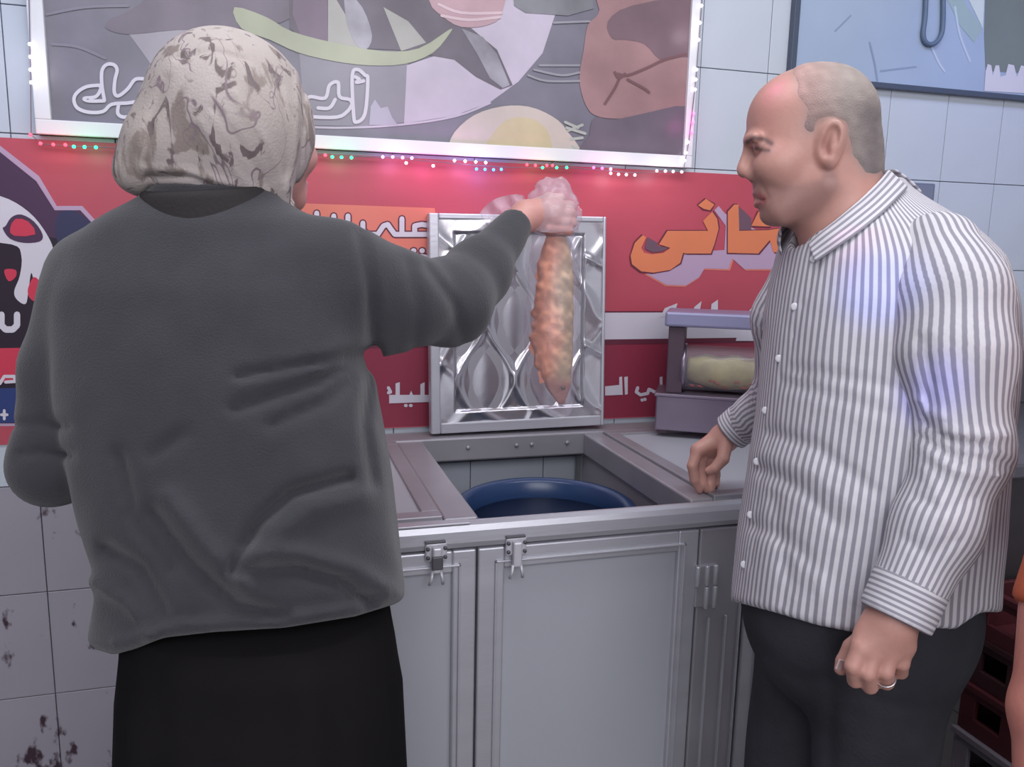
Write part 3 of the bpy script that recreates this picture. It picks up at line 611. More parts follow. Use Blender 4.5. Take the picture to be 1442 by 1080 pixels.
# ================================================================== RIGHT EDGE: STEEL BENCH AND CRATES
bench = empty('steel_bench', (2.0, -0.32, 0), 'dark steel work bench by the back wall behind the striped-shirt man', 'bench')
bs = mat('bench_steel', (112, 110, 118), 0.35, 0.5, var=0.08); bd = mat('bench_dark', (66, 60, 64), 0.5, 0.2, var=0.1)
box('bench_top', 1.58, 2.90, -0.63, -0.010, 0.900, 0.935, bs, bench, 0.006)
box('bench_apron', 1.60, 2.88, -0.61, -0.585, 0.64, 0.900, bd, bench, 0.003); box('bench_side', 1.60, 1.625, -0.585, -0.03, 0.64, 0.900, bd, bench, 0.003)
for x in (1.60, 2.84):
    for y in (-0.61, -0.07): box('bench_leg', x, x+0.04, y, y+0.04, 0, 0.64, bd, bench, 0.002)
box('back_plate', 1.62, 2.88, -0.030, -0.010, 0.935, 1.10, bs, bench, 0.003)
def crate(x0, y0, z0, m, label, w=0.42, d=0.36, h=0.118, holes=False):
    p = empty('plastic_crate', (x0+w/2, y0+d/2, z0), label, 'crate'); p['group'] = 'crates stacked at the right edge'
    t = 0.012
    box('crate_floor', x0+t, x0+w-t, y0+t, y0+d-t, z0+0.002, z0+0.012, m, p, 0.001)
    # long sides, the left one with grip slots cut as gaps between bars
    for y in (y0, y0+d-t): box('crate_side', x0, x0+w, y, y+t, z0, z0+h, m, p, 0.003)
    for x in (x0, x0+w-t):
        box('crate_side', x, x+t, y0+t, y0+d-t, z0, z0+h*0.32, m, p, 0.002); box('crate_side', x, x+t, y0+t, y0+d-t, z0+h*0.72, z0+h, m, p, 0.002)
        for k in range(4): yy = y0+t+(d-2*t-0.03)*k/3; box('crate_bar', x, x+t, yy, yy+0.034, z0+h*0.30, z0+h*0.74, m, p, 0.001)
    for a in ((x0-0.006, x0+0.004, y0-0.004, y0+d+0.004), (x0+w-0.004, x0+w+0.006, y0-0.004, y0+d+0.004)): box('crate_rim', a[0], a[1], a[2], a[3], z0+h-0.016, z0+h, m, p, 0.002)
cr = mat('crate_red', (76, 30, 36), 0.45, var=0.15); cg = mat('crate_grey', (120, 112, 122), 0.5, var=0.1)
cb = mat('crate_brown', (60, 30, 34), 0.5, var=0.1)
crate(1.515, -0.99, 0.000, cr, 'dark red plastic crate on the floor, lowest of the stack beyond the man', h=0.096)
crate(1.515, -0.99, 0.096, cb, 'brownish red crate under the pale grey crate in the stack', h=0.096)
crate(1.51, -0.985, 0.192, cg, 'pale grey slotted crate low in the stack of red crates')
crate(1.515, -0.985, 0.310, cr, 'dark red crate directly on the pale grey crate')
crate(1.52, -0.98, 0.428, cb, 'brownish red crate second from the top of the stack')
crate(1.515, -0.99, 0.546, cr, 'dark red crate on top of the stack at the right edge')

# ================================================================== CLOTH MATERIALS
def knit_mat():
    m = mat('knit_charcoal', (65, 64, 69), 0.95, var=0.10, vscale=14, bump=0.35, bscale=420, sheen=0.25, spec=0.1); return m
def scarf_mat():
    m = bpy.data.materials.new('printed_scarf'); m.use_nodes = True; nt = m.node_tree; b = nt.nodes['Principled BSDF']; b.inputs['Roughness'].default_value = 0.75; b.inputs['Specular IOR Level'].default_value = 0.2
    tc = nt.nodes.new('ShaderNodeTexCoord'); L = nt.links.new
    def noise(sc, det, stretch, dist=0.0):
        mp = nt.nodes.new('ShaderNodeMapping'); mp.inputs['Scale'].default_value = stretch; mp.inputs['Rotation'].default_value = (0.3, 0.5, 0.2); L(tc.outputs['Object'], mp.inputs[0])
        n = nt.nodes.new('ShaderNodeTexNoise'); n.inputs['Scale'].default_value = sc; n.inputs['Detail'].default_value = det; n.inputs['Distortion'].default_value = dist; L(mp.outputs[0], n.inputs['Vector']); return n.outputs[0]
    def ramp(src, a, c):
        r = nt.nodes.new('ShaderNodeMapRange'); r.interpolation_type = 'SMOOTHSTEP'; r.inputs[1].default_value = a; r.inputs[2].default_value = c; L(src, r.inputs[0]); return r.outputs[0]
    def mixc(fac, c0, c1):
        mx = nt.nodes.new('ShaderNodeMix'); mx.data_type = 'RGBA'; L(fac, mx.inputs[0])
        if isinstance(c0, tuple): mx.inputs[6].default_value = lin(c0)+(1,)
        else: L(c0, mx.inputs[6])
        mx.inputs[7].default_value = lin(c1)+(1,); return mx.outputs[2]
    base = mixc(ramp(noise(7, 3, (1, 1, 1)), .35, .65), (192, 181, 178), (178, 167, 162))
    c = mixc(ramp(noise(27, 4, (1, 1, 0.5), 0.7), .56, .63), base, (148, 136, 130))
    c = mixc(ramp(noise(36, 5, (1, 1, 0.4), 1.2), .58, .63), c, (122, 110, 110))
    # thin twig lines
    w = noise(15, 2, (1, 1, 0.5), 1.5); ab = nt.nodes.new('ShaderNodeMath'); ab.operation = 'SUBTRACT'; L(w, ab.inputs[0]); ab.inputs[1].default_value = 0.5
    a2 = nt.nodes.new('ShaderNodeMath'); a2.operation = 'ABSOLUTE'; L(ab.outputs[0], a2.inputs[0])
    gate = ramp(noise(9, 2, (1, 1, 1)), .42, .5); ln = nt.nodes.new('ShaderNodeMath'); ln.operation = 'MULTIPLY'
    inv = nt.nodes.new('ShaderNodeMapRange'); inv.inputs[1].default_value = 0.014; inv.inputs[2].default_value = 0.004; L(a2.outputs[0], inv.inputs[0])
    L(inv.outputs[0], ln.inputs[0]); L(gate, ln.inputs[1])
    c = mixc(ln.outputs[0], c, (140, 124, 130))
    L(c, b.inputs['Base Color'])
    bp = nt.nodes.new('ShaderNodeBump'); bp.inputs['Strength'].default_value = 0.25; bp.inputs['Distance'].default_value = 0.004; L(noise(300, 2, (1, 1, 1)), bp.inputs['Height']); L(bp.outputs[0], b.inputs['Normal'])
    return m
def stripe_mat():
    """white cloth with grey stripes across weave.x; weave.y adds a hairline"""
    m = bpy.data.materials.new('striped_cotton'); m.use_nodes = True; nt = m.node_tree; b = nt.nodes['Principled BSDF']; L = nt.links.new
    b.inputs['Roughness'].default_value = 0.85; b.inputs['Specular IOR Level'].default_value = 0.15
    a = nt.nodes.new('ShaderNodeAttribute'); a.attribute_name = 'weave'; sp = nt.nodes.new('ShaderNodeSeparateXYZ'); L(a.outputs['Vector'], sp.inputs[0])
    fr_ = nt.nodes.new('ShaderNodeMath'); fr_.operation = 'PINGPONG'; fr_.inputs[1].default_value = 0.5; L(sp.outputs[0], fr_.inputs[0])
    rp = nt.nodes.new('ShaderNodeMapRange'); rp.interpolation_type = 'SMOOTHSTEP'; rp.inputs[1].default_value = 0.20; rp.inputs[2].default_value = 0.33; L(fr_.outputs[0], rp.inputs[0])
    mx = nt.nodes.new('ShaderNodeMix'); mx.data_type = 'RGBA'; L(rp.outputs[0], mx.inputs[0]); mx.inputs[6].default_value = lin((216, 213, 219))+(1,); mx.inputs[7].default_value = lin((150, 147, 158))+(1,)
    L(mx.outputs[2], b.inputs['Base Color'])
    tc = nt.nodes.new('ShaderNodeTexCoord'); n = nt.nodes.new('ShaderNodeTexNoise'); n.inputs['Scale'].default_value = 26; n.inputs['Detail'].default_value = 5; L(tc.outputs['Object'], n.inputs['Vector'])
    bp = nt.nodes.new('ShaderNodeBump'); bp.inputs['Strength'].default_value = 0.45; bp.inputs['Distance'].default_value = 0.006; L(n.outputs[0], bp.inputs['Height']); L(bp.outputs[0], b.inputs['Normal'])
    return m
knit, scarf_m, stripe = knit_mat(), scarf_mat(), stripe_mat()
skin = vcol_mat('skin', 0.48, 0.15, 180, 0.06)
skirt_m = mat('skirt_black', (24, 22, 24), 0.9, var=0.15, vscale=6, spec=0.1)
denim = mat('denim_black', (58, 58, 64), 0.85, var=0.22, vscale=10, bump=0.3, bscale=200, spec=0.15)
shoe_m = mat('shoe_black', (30, 28, 30), 0.45)
SK = np.array(lin((194, 142, 132)))
def folds(x, y, spec):
    """sum of soft grooves (negative) and ridges (positive) along pixel poly-lines: (pts, width_px, height_m)"""
    d = np.zeros(x.shape)
    for pts, w, hgt in spec: d += hgt*np.exp(-(seg2(x, y, pts)/w)**2)
    return d
def floor_pt(p): return np.array([p[0], p[1], 0.0])

# ================================================================== WOMAN, SEEN FROM BEHIND
wb = at(330, 900, 1.10)
wm = empty('person', (wb[0], wb[1], 0), 'person in grey jacket, black skirt and floral headscarf, back turned, holding up a bagged fish', 'person')
WT = Loft([(222,388,263,1.09,.060),(204,403,282,1.09,.073),(150,450,310,1.09,.094),(108,492,345,1.10,.112),(90,512,400,1.10,.132),(92,522,480,1.10,.142),(102,530,560,1.10,.148),(116,545,640,1.10,.150),(136,556,720,1.10,.152),(160,564,790,1.10,.154),(156,568,835,1.10,.160),(150,564,875,1.10,.158),(166,556,905,1.10,.150),(188,546,935,1.10,.14)], 2.5)
WARM_L = [(132,394,1.10,60),(92,520,1.10,54),(74,655,1.10,54),(185,650,1.30,40)]
WARM_R = [(478,385,1.09,72),(560,424,1.17,64),(632,426,1.26,57),(672,384,1.33,42),(724,318,1.42,25)]
WF = [([(528,492),(470,505),(335,530)],7,-.007),([(470,505),(400,520),(340,540)],14,.003),([(528,496),(450,535),(330,575)],8,-.006),([(525,505),(460,565),(380,600)],9,-.004),([(520,520),(512,600),(525,680)],9,-.004),
  ([(325,800),(365,735),(410,695),(490,672)],9,-.010),([(345,815),(390,750),(440,715),(510,700)],16,.007),([(330,806),(420,800),(480,818),(520,850)],8,-.008),([(340,780),(420,778),(500,800),(545,830)],13,.006),
  ([(215,720),(265,790),(330,850),(400,868)],10,-.009),([(235,700),(290,770),(350,830)],15,.007),([(170,640),(190,730),(240,800)],10,-.006),([(150,770),(200,800),(230,860)],10,-.007),([(130,820),(180,850),(215,905)],9,.006),([(215,640),(260,610)],10,-.004),
  ([(190,880),(300,862),(420,856),(550,838)],9,-.003),([(160,905),(250,878),(400,870),(560,838)],5,.003),([(600,376),(640,430),(652,478)],8,-.0035),([(575,372),(590,430),(585,486)],9,-.003),([(30,640),(60,636),(100,640)],6,-.004),([(22,600),(60,596),(95,600)],6,-.003),([(505,330),(520,400),(527,490)],9,-.005)]
def jacket(P):
    x, y, z = pix(P)
    d = smin(WT.sdf(P), chain(P, WARM_L, .02), .030); d = smin(d, chain(P, WARM_R, .03), .045)
    back = 1.0/(1+np.exp((z-1.16-0.0009*np.clip(x-480, 0, 400))/0.03))
    d = d-1.55*folds(x, y, WF)*np.maximum(back, 0)-0.0022*wob(P, 30, 3)-0.0012*wob(P, 75, 5)
    hem = np.interp(x, [120,160,190,230,300,400,500,565], [910,922,914,898,890,884,868,848])
    d = smax(d, (y-hem)*z/F, .012)
    tip = at(728, 310, 1.425); ax = tip-at(672, 384, 1.33); ax /= np.linalg.norm(ax); d = smax(d, (P-tip)@ax, .004)
    return d
lo, hi = bounds([(0,260,1.1),(760,300,1.45),(300,950,1.1),(60,600,.9),(560,850,.9),(560,850,1.35),(60,700,1.35)], 0.03)
net_mesh('jacket', [nets(jacket, lo, hi, 0.0062)], knit, wm)
# ribbed dark inner collar
def wcollar(P):
    a = at(292, 262, 1.075); b = at(300, 312, 1.09); d = cap(P, a, b, 88*1.08/F, 100*1.09/F); q = (P-a)@((b-a)/np.linalg.norm(b-a))
    return smax(d, -q-0.0, .006)
lo, hi = bounds([(180,250,1.0),(410,330,1.2),(180,250,1.2),(410,330,1.0)], 0.03)
net_mesh('collar', [nets(wcollar, lo, hi, 0.005)], mat('collar_black', (48, 44, 46), 0.95, bump=0.3, bscale=200), wm)
# long skirt with soft pleats, down to the shoes
def skirt():
    rows = [(190,544,850,.145),(188,552,900,.148),(184,560,960,.153),(182,566,1080,.162)]
    bm = bmesh.new(); n = 96; rings = []
    prof = []
    for l, r, y, b in rows: c = at((l+r)/2, y, 1.10); prof.append((c[2], c@r0, c@fh, (r-l)/2*1.10/F, b))
    z0, s0, f0, a0, b0 = prof[-1]
    for z, k in ((0.45, 1.08), (0.25, 1.15), (0.07, 1.22)): prof.append((z, s0, f0, a0*k, b0*k))
    for j, (z, s, f, a, b) in enumerate(prof):
        rg = []
        for k in range(n):
            t = 2*math.pi*k/n; w = 1+0.018*min(1, j/2)*math.sin(11*t+0.4*j)+0.012*min(1, j/2)*math.sin(17*t+1)
            x = math.copysign(abs(math.cos(t))**0.85, math.cos(t))*a*w; yv = math.copysign(abs(math.sin(t))**0.85, math.sin(t))*b*w
            p = r0*(s+x)+fh*(f+yv); rg.append(bm.verts.new((p[0], p[1], z)))
        rings.append(rg)
    for p, q in zip(rings, rings[1:]):
        for k in range(n): bm.faces.new((p[k], p[(k+1) % n], q[(k+1) % n], q[k]))
    bm.faces.new(rings[0])
    o = from_bm('skirt', bm, skirt_m, wm, True); return o
skirt()
# headscarf with the bun behind, wrapped under the chin
hd = 1.10
WA = np.array([r0, ZUP, fh])
def e_(P, x, y, d, a, b, c, A=WA): return ell(P, at(x, y, d), (a*d/F, b*d/F, c), A)
SCF = [([(425,80),(428,150),(424,220),(408,290)],3.5,-.0035),([(418,80),(420,150),(416,220),(398,290)],4,.002),([(210,268),(280,262),(340,268),(398,298)],5,-.004),([(200,236),(260,240),(330,262),(390,292)],5,.003),([(205,250),(270,250),(330,276)],4,-.003),
  ([(300,150),(350,220),(392,282)],5,-.0025),([(330,130),(375,200),(402,270)],5,.002),([(280,170),(330,240),(370,282)],5,.002),([(215,180),(206,230),(214,262)],5,-.004),([(235,110),(215,160),(205,200)],6,-.003),([(395,120),(405,190),(402,250)],4,-.002),([(250,82),(300,72),(345,84)],4,-.003)]
fdir = r0*0.60+fh*0.80; fdir /= np.linalg.norm(fdir); lat = np.cross(ZUP, fdir); HA = np.array([fdir, ZUP, lat])
hc = at(348, 172, hd+.005)
def scarf(P):
    x, y, z = pix(P)
    d = e_(P, 322, 158, hd, 110, 111, .118)
    d = smin(d, e_(P, 352, 190, hd, 86, 86, .112), .02)
    d = smin(d, e_(P, 244, 206, hd-.035, 66, 62, .070), .03)               # bun
    d = smin(d, e_(P, 200, 246, hd-.03, 32, 30, .05), .03)
    d = smin(d, cap(P, at(330, 225, hd), at(322, 278, hd+.005), 80*hd/F, 74*hd/F), .03)
    d = smin(d, cap(P, at(385, 262, hd-.01), at(402, 288, hd), 26*hd/F, 12*hd/F), .02)
    d = d-folds(x, y, SCF)-0.0016*wob(P, 60, 11)
    d = smax(d, (y-np.interp(x, [170,215,300,345,410], [279,292,295,302,312]))*z/F, .008)
    # opening for the face, towards the right and away
    d = smax(d, -ell(P, hc+fdir*.118-ZUP*.012, (.060, .088, .066), HA), .006)
    return d
lo, hi = bounds([(150,30,.95),(460,320,1.28),(150,30,1.28),(460,320,.95)], 0.02)
net_mesh('headscarf', [nets(scarf, lo, hi, 0.0036)], scarf_m, wm)
# body: head with a face turned right, neck, torso, arms, legs, right hand (one mesh)
def face_sdf(P, hc, fdir):
    lat = np.cross(ZUP, fdir); HA = np.array([fdir, ZUP, lat])
    d = ell(P, hc+fdir*-.005, (.086, .100, .070), HA)
    d = smin(d, ell(P, hc+fdir*.035-ZUP*.045, (.050, .070, .056), HA), .02)
    d = smin(d, ell(P, hc+fdir*.068-ZUP*.098, (.020, .020, .025), HA), .025)
    d = smin(d, cap(P, hc+fdir*.080-ZUP*.012, hc+fdir*.096-ZUP*.044, .006, .010), .010)
    for s in (-1, 1):
        d = smin(d, cap(P, hc+fdir*.081+ZUP*.012, hc+fdir*.070+lat*.04*s+ZUP*.012, .009, .008), .012)
        d = smin(d, ell(P, hc+fdir*.070+lat*.032*s-ZUP*.012, (.013, .011, .014), HA), .004)
        d = smin(d, ell(P, hc+fdir*.055+lat*.040*s-ZUP*.042, (.026, .022, .022), HA), .015)
        d = smin(d, ell(P, hc-fdir*.012+lat*.073*s-ZUP*.018, (.016, .029, .009), HA), .005)
    d = smin(d, ell(P, hc+fdir*.082-ZUP*.076, (.012, .006, .022), HA), .006); return smin(d, ell(P, hc+fdir*.080-ZUP*.086, (.012, .007, .020), HA), .004)
def whead(P):
    return smin(face_sdf(P, hc, fdir), cap(P, hc-ZUP*.06-fdir*.02, at(312, 330, 1.10), .052, .058), .025)
def whand(P):
    w0 = at(715, 330, 1.405)
    d = cap(P, w0, at(738, 306, 1.440), .022, .026); d = smin(d, cap(P, at(742, 304, 1.445), at(775, 300, 1.475), .028, .030), .012)
    d = smin(d, cap(P, at(772, 312, 1.47), at(778, 322, 1.478), .024, .018), .012)
    for k, (x, y) in enumerate(((786,288),(790,300),(790,312),(785,323))):
        r = .0095-.0005*k; dd = 1.472-.004*k; f = cap(P, at(x-12, y, dd-.012), at(x+16, y+2, dd+.004), r, r); f = smin(f, cap(P, at(x+16, y+2, dd+.004), at(x+9, y+6, dd+.026), r, r*.9), .003); d = smin(d, f, .0035)
    t = smin(cap(P, at(752, 290, 1.46), at(772, 279, 1.488), .011, .010), cap(P, at(772, 279, 1.488), at(790, 279, 1.495), .010, .0085), .004)
    return smin(d, t, .006)
def wbody(P):
    d = cap(P, at(310, 360, 1.10), at(330, 850, 1.10), .095, .115)
    d = smin(d, cap(P, at(300, 300, 1.09), at(310, 420, 1.10), .05, .09), .03)
    d = smin(d, chain(P, [(x, y, z, r*.62) for x, y, z, r in WARM_R[:-1]]+[(720,322,1.415,17)], .02), .03)
    d = smin(d, chain(P, [(x, y, z, r*.62) for x, y, z, r in WARM_L], .02), .03)
    d = smin(d, cap(P, at(185, 650, 1.30), at(235, 640, 1.33), .026, .030), .02)
    for s in (-1, 1):
        h = at(330, 850, 1.10)+r0*.075*s; k = h.copy(); k[2] = .45; a = h.copy(); a[2] = .085
        d = smin(d, cap(P, h, k, .075, .050), .03); d = smin(d, cap(P, k, a, .050, .035), .02); d = smin(d, cap(P, a-ZUP*.035, a-ZUP*.045+fh*.10, .036, .030), .03)
    return d
pcs = []
lo, hi = bounds([(230,40,1.0),(470,330,1.28),(230,40,1.28),(470,330,1.0)], 0.02); pcs.append(nets(whead, lo, hi, 0.004))
lo, hi = bounds([(690,260,1.38),(830,350,1.52)], 0.03); pcs.append(nets(whand, lo, hi, 0.0026))
lo, hi = bounds([(0,300,1.0),(760,300,1.45),(150,900,1.3)], 0.05); lo[2] = 0.0; pcs.append(nets(wbody, lo, hi, 0.012))
def wtint(P):
    c = np.tile(np.array(lin((206, 150, 142))), (len(P), 1)); lip = ((P-(hc+fdir*.092-ZUP*.081))**2).sum(1) < .017**2; c[lip] = lin((168, 92, 92)); return c
net_mesh('body', pcs, skin, wm, tint=wtint)
for s in (-1, 1):
    b0 = at(330, 850, 1.10)+r0*.075*s
    def shoe(P, b0=b0): 
        d = ell(P, np.array([b0[0], b0[1], .035])+fh*.055, (.050, .135, .060), np.array([r0, fh, ZUP])); return smax(d, -(P[:, 2]-.002), .004)
    net_mesh('shoe', [nets(shoe, [b0[0]-.2, b0[1]-.2, -.01], [b0[0]+.2, b0[1]+.3, .12], .008)], shoe_m, wm)

# ================================================================== FISH AND PLASTIC BAG
FD = 1.475
FL = Loft([(770,796,332,FD,.010),(762,803,350,FD,.017),(757,807,372,FD,.021),(755,808,405,FD,.023),(750,808,445,FD,.024),(747,807,485,FD,.024),(754,806,515,FD,.022),(766,804,540,FD,.018),(778,800,558,FD,.013),(787,797,570,FD,.007)], 2.0)
fishm = vcol_mat('smoked_fish', 0.38, 0.5, 150)
fo = empty('fish', at(790, 568, FD), 'whole orange-brown smoked fish hanging head down inside the clear bag', 'fish')
def fbody(P):
    x, y, z = pix(P); d = FL.sdf(P)
    rag = np.clip((778-x)/22, 0, 1)
    d = d-rag*(0.0050*wob(P*np.array([.4, .4, 1]), 190, 18, 12)+0.0045*wob(P*np.array([.4, .4, 1]), 430, 19, 14))-0.0010*wob(P, 240, 8)
    d = d-folds(x, y, [([(768,532),(780,526),(800,530)],3,-.0016),([(784,556),(797,562)],2,-.0014),([(782,420),(783,500)],4,-.0010)])
    return d
def ftint(P):
    x, y, z = pix(P); t = np.clip((x-774+6*np.sin(y*.05))/22, 0, 1)[:, None]
    a, b, h = np.array(lin((198, 128, 100))), np.array(lin((166, 144, 118))), np.array(lin((150, 106, 100)))
    c = a*(1-t)+b*t; n = (wob(P, 190, 21, 22)*1.6+wob(P, 420, 22, 22)*1.4)[:, None]; c = c*(1+.32*n)+np.maximum(n, 0)*np.array(lin((226, 180, 140)))*.30
    k = np.clip((y-528)/14, 0, 1)[:, None]; return np.clip(c*(1-k)+h*k, 0, 1)
lo, hi = bounds([(730,320,FD-.04),(825,585,FD+.04)], 0.02)
net_mesh('fish_body', [nets(fbody, lo, hi, 0.0024)], fishm, fo, tint=ftint)
fin_m = mat('fin_orange', (188, 112, 86), 0.5, var=0.2, vscale=60)
def fin(name, pts, d, th=0.0025):
    bm = bmesh.new(); a = [bm.verts.new(tuple(at(x, y, d-th))) for x, y in pts]; b = [bm.verts.new(tuple(at(x, y, d+th))) for x, y in pts]; n = len(pts)
    bm.faces.new(a); bm.faces.new(b[::-1])
    for i in range(n): bm.faces.new((a[i], b[i], b[(i+1) % n], a[(i+1) % n]))
    return from_bm(name, bm, fin_m, fo)
fin('fin', [(758,466),(750,464),(746,472),(747,482),(744,490),(749,498),(758,504)], FD); fin('fin', [(764,362),(756,370),(756,380),(753,390),(758,398),(764,394)], FD); fin('fin', [(764,518),(757,524),(759,532),(760,540),(769,538)], FD-.004)
fin('tail_fin', [(780,338),(772,328),(770,320),(780,325),(793,319),(794,328),(788,338)], FD)
lathe('eye', [(0.0045, 0), (0.004, 0.0015), (0.0008, 0.0025)], 0, 0, mat('fish_eye', (88, 66, 60), 0.25), fo, 14, Matrix.Translation(tuple(at(793, 546, FD-.0165))) @ Matrix.Rotation(math.pi/2-.15, 4, 'X'))
film = bpy.data.materials.new('clear_film'); film.use_nodes = True
nt = film.node_tree; nt.nodes.clear(); out = nt.nodes.new('ShaderNodeOutputMaterial'); tr = nt.nodes.new('ShaderNodeBsdfTransparent'); tr.inputs[0].default_value = (.97, .96, .98, 1)
gl = nt.nodes.new('ShaderNodeBsdfPrincipled'); gl.inputs['Base Color'].default_value = lin((226, 214, 226))+(1,); gl.inputs['Roughness'].default_value = 0.16
mxs = nt.nodes.new('ShaderNodeMixShader'); mxs.inputs[0].default_value = 0.11; nt.links.new(tr.outputs[0], mxs.inputs[1]); nt.links.new(gl.outputs[0], mxs.inputs[2]); nt.links.new(mxs.outputs[0], out.inputs[0])
film2 = film.copy(); film2.name = 'bunched_film'; [n for n in film2.node_tree.nodes if n.type == 'MIX_SHADER'][0].inputs[0].default_value = 0.30
bg_ = empty('plastic_bag', at(780, 290, FD), 'clear plastic bag gripped in the raised hand, wrapped round the fish', 'plastic bag')
def bag_sheet(name, rows, per=40, amp=0.003, seed=1):
    """closed crinkled tube through rows (px_l, px_r, py, depth, half_depth)"""
    g = random.Random(seed); bm = bmesh.new(); rings = []
    rows = [np.array(r) for r in spline(rows, 5, False)]
    for j, (l, r, y, d, b) in enumerate(rows):
        rg = []
        for k in range(per):
            t = 2*math.pi*k/per; w = 1+amp/0.03*(math.sin(5*t+j*.35)+.7*math.sin(9*t-j*.5+seed)+.5*g.uniform(-1, 1))*0.5
            x = (l+r)/2+(r-l)/2*math.cos(t)*w; rg.append(bm.verts.new(tuple(at(x, y+1.5*math.sin(3*t+j), d+b*math.sin(t)*w))))
        rings.append(rg)
    for p, q in zip(rings, rings[1:]):
        for k in range(per): bm.faces.new((p[k], p[(k+1) % per], q[(k+1) % per], q[k]))
    return from_bm(name, bm, film if name == 'bag_body' else film2, bg_, True)
bag_sheet('bag_body', [(752,806,318,FD,.020),(748,810,338,FD,.027),(746,815,370,FD,.031),(743,814,420,FD,.032),(738,813,480,FD,.033),(744,812,530,FD,.030),(762,809,566,FD,.020),(778,803,586,FD,.008)], 44, .003, 2)
bag_sheet('bag_neck', [(742,812,326,FD,.040),(734,815,306,FD-.004,.046),(742,814,286,FD,.042),(752,806,270,FD,.030),(757,800,258,FD,.022),(768,792,250,FD,.010)], 44, .005, 5)
def flap():
    L = [[(738,276),(722,274),(704,278),(688,286),(676,300)],[(740,288),(724,286),(706,290),(690,298),(680,310)],[(742,300),(726,300),(710,302),(696,308),(686,316)],[(744,312),(728,314),(714,316),(702,320),(692,326)]]
    bm = bmesh.new(); g = [[bm.verts.new(tuple(at(x, y, 1.485+.012*math.sin(i*1.7+j)))) for j, (x, y) in enumerate(spline(r, 4, False))] for i, r in enumerate(L)]
    for p, q in zip(g, g[1:]):
        for k in range(len(p)-1): bm.faces.new((p[k], p[k+1], q[k+1], q[k]))
    o = from_bm('bag_flap', bm, film2, bg_, True); s = o.modifiers.new('thickness', 'SOLIDIFY'); s.thickness = 0.0015
flap()

# ================================================================== MAN IN THE STRIPED SHIRT (profile, facing left)
MDp = 1.30; HDp = 1.27
def _warp(d):
    t = min(1.0, max(0.0, (d-1.46)/0.12)); return d*(0.94+0.06*t*t*(3-2*t))
WARP[0] = _warp                                              # stands a hand's breadth clear of the counter; the far arm reaches over it
mb = at(1205, 900, MDp)
mn = empty('person', (mb[0], mb[1], 0), 'man with cropped grey hair, white-and-grey striped shirt and dark jeans, in profile beside the counter', 'person')
PER = 0.0126
MT = Loft([(1196,1262,252,1.29,.050),(1176,1284,272,1.29,.066),(1150,1318,294,1.30,.098),(1124,1352,320,1.30,.146),(1106,1384,356,1.30,.178),(1095,1398,410,1.30,.190),(1087,1400,470,1.30,.194),(1080,1396,540,1.30,.196),(1072,1388,610,1.30,.194),(1061,1382,690,1.30,.192),(1047,1378,770,1.30,.190),(1037,1377,850,1.30,.188),(1033,1376,920,1.30,.185)], 2.2)
MF = [([(1156,366),(1130,432),(1108,505),(1089,578),(1077,650),(1067,725),(1058,795)],2.5,-.0022),([(1085,610),(1150,630),(1230,690)],9,-.004),([(1070,660),(1130,690),(1180,740)],9,-.004),([(1075,640),(1140,662),(1200,712)],12,.003),([(1062,740),(1110,760),(1150,800)],10,-.004),([(1090,700),(1100,760),(1120,830)],9,-.003),
  ([(1285,440),(1278,520),(1292,600)],9,-.005),([(1110,350),(1090,400),(1076,450)],7,.003),([(1240,330),(1200,420),(1150,520)],18,.003),([(1120,520),(1180,530),(1260,545)],8,-.003),([(1110,540),(1170,556),(1250,580)],9,-.0025),([(1150,800),(1160,850),(1165,885)],10,.004),([(1105,790),(1108,850)],9,-.003)]
def shirt(P):
    x, y, z = pix(P); d = MT.sdf(P)-folds(x, y, MF)-0.0022*wob(P, 28, 31)-0.0010*wob(P, 70, 33)
    hem = np.interp(x, [1030,1090,1150,1200,1260,1310,1345,1380], [846,862,880,890,890,884,886,862])
    d = smax(d, (y-hem)*z/F, .004)
    # open neck
    nk = cap(P, at(1176, 262, 1.28), at(1150, 330, 1.275), .066, .036); return smax(d, -nk, .006)
def torso_uv(P):
    x_, y_, a_, b_ = MT.st(P); th = np.arctan2(x_/a_, -y_/b_); return np.stack([th*0.205/PER, P[:, 2]/PER, P[:, 2]*0], 1)
lo, hi = bounds([(1020,240,1.08),(1420,900,1.52),(1020,240,1.52),(1420,900,1.08)], 0.03)
shirt_o = net_mesh('shirt', [nets(shirt, lo, hi, 0.006)], stripe, mn, uv=torso_uv)
def axis_uv(pts, rad, across=False):
    A = spline([at(x, y, d) for x, y, d, r in pts], 8, False)
    def f(P):
        best = np.full(len(P), 1e9); th = np.zeros(len(P)); ln = np.zeros(len(P)); acc = 0.0; ref = np.array([-0.35, -0.9, 0.1])
        for a, b in zip(A, A[1:]):
            ba = b-a; L = np.linalg.norm(ba); t = np.clip(((P-a)@ba)/(L*L), 0, 1); q = P-a-t[:, None]*ba; dd = (q*q).sum(1)
            ax = ba/L; e1 = ref-ax*(ref@ax); e1 /= np.linalg.norm(e1); e2 = np.cross(ax, e1); m = dd < best
            best[m] = dd[m]; th[m] = np.arctan2(q@e2, q@e1)[m]; ln[m] = (acc+t*L)[m]; acc += L
        u = th*rad/PER; return np.stack([ln/(PER*.55) if across else u, ln/PER, ln*0], 1)
    return f
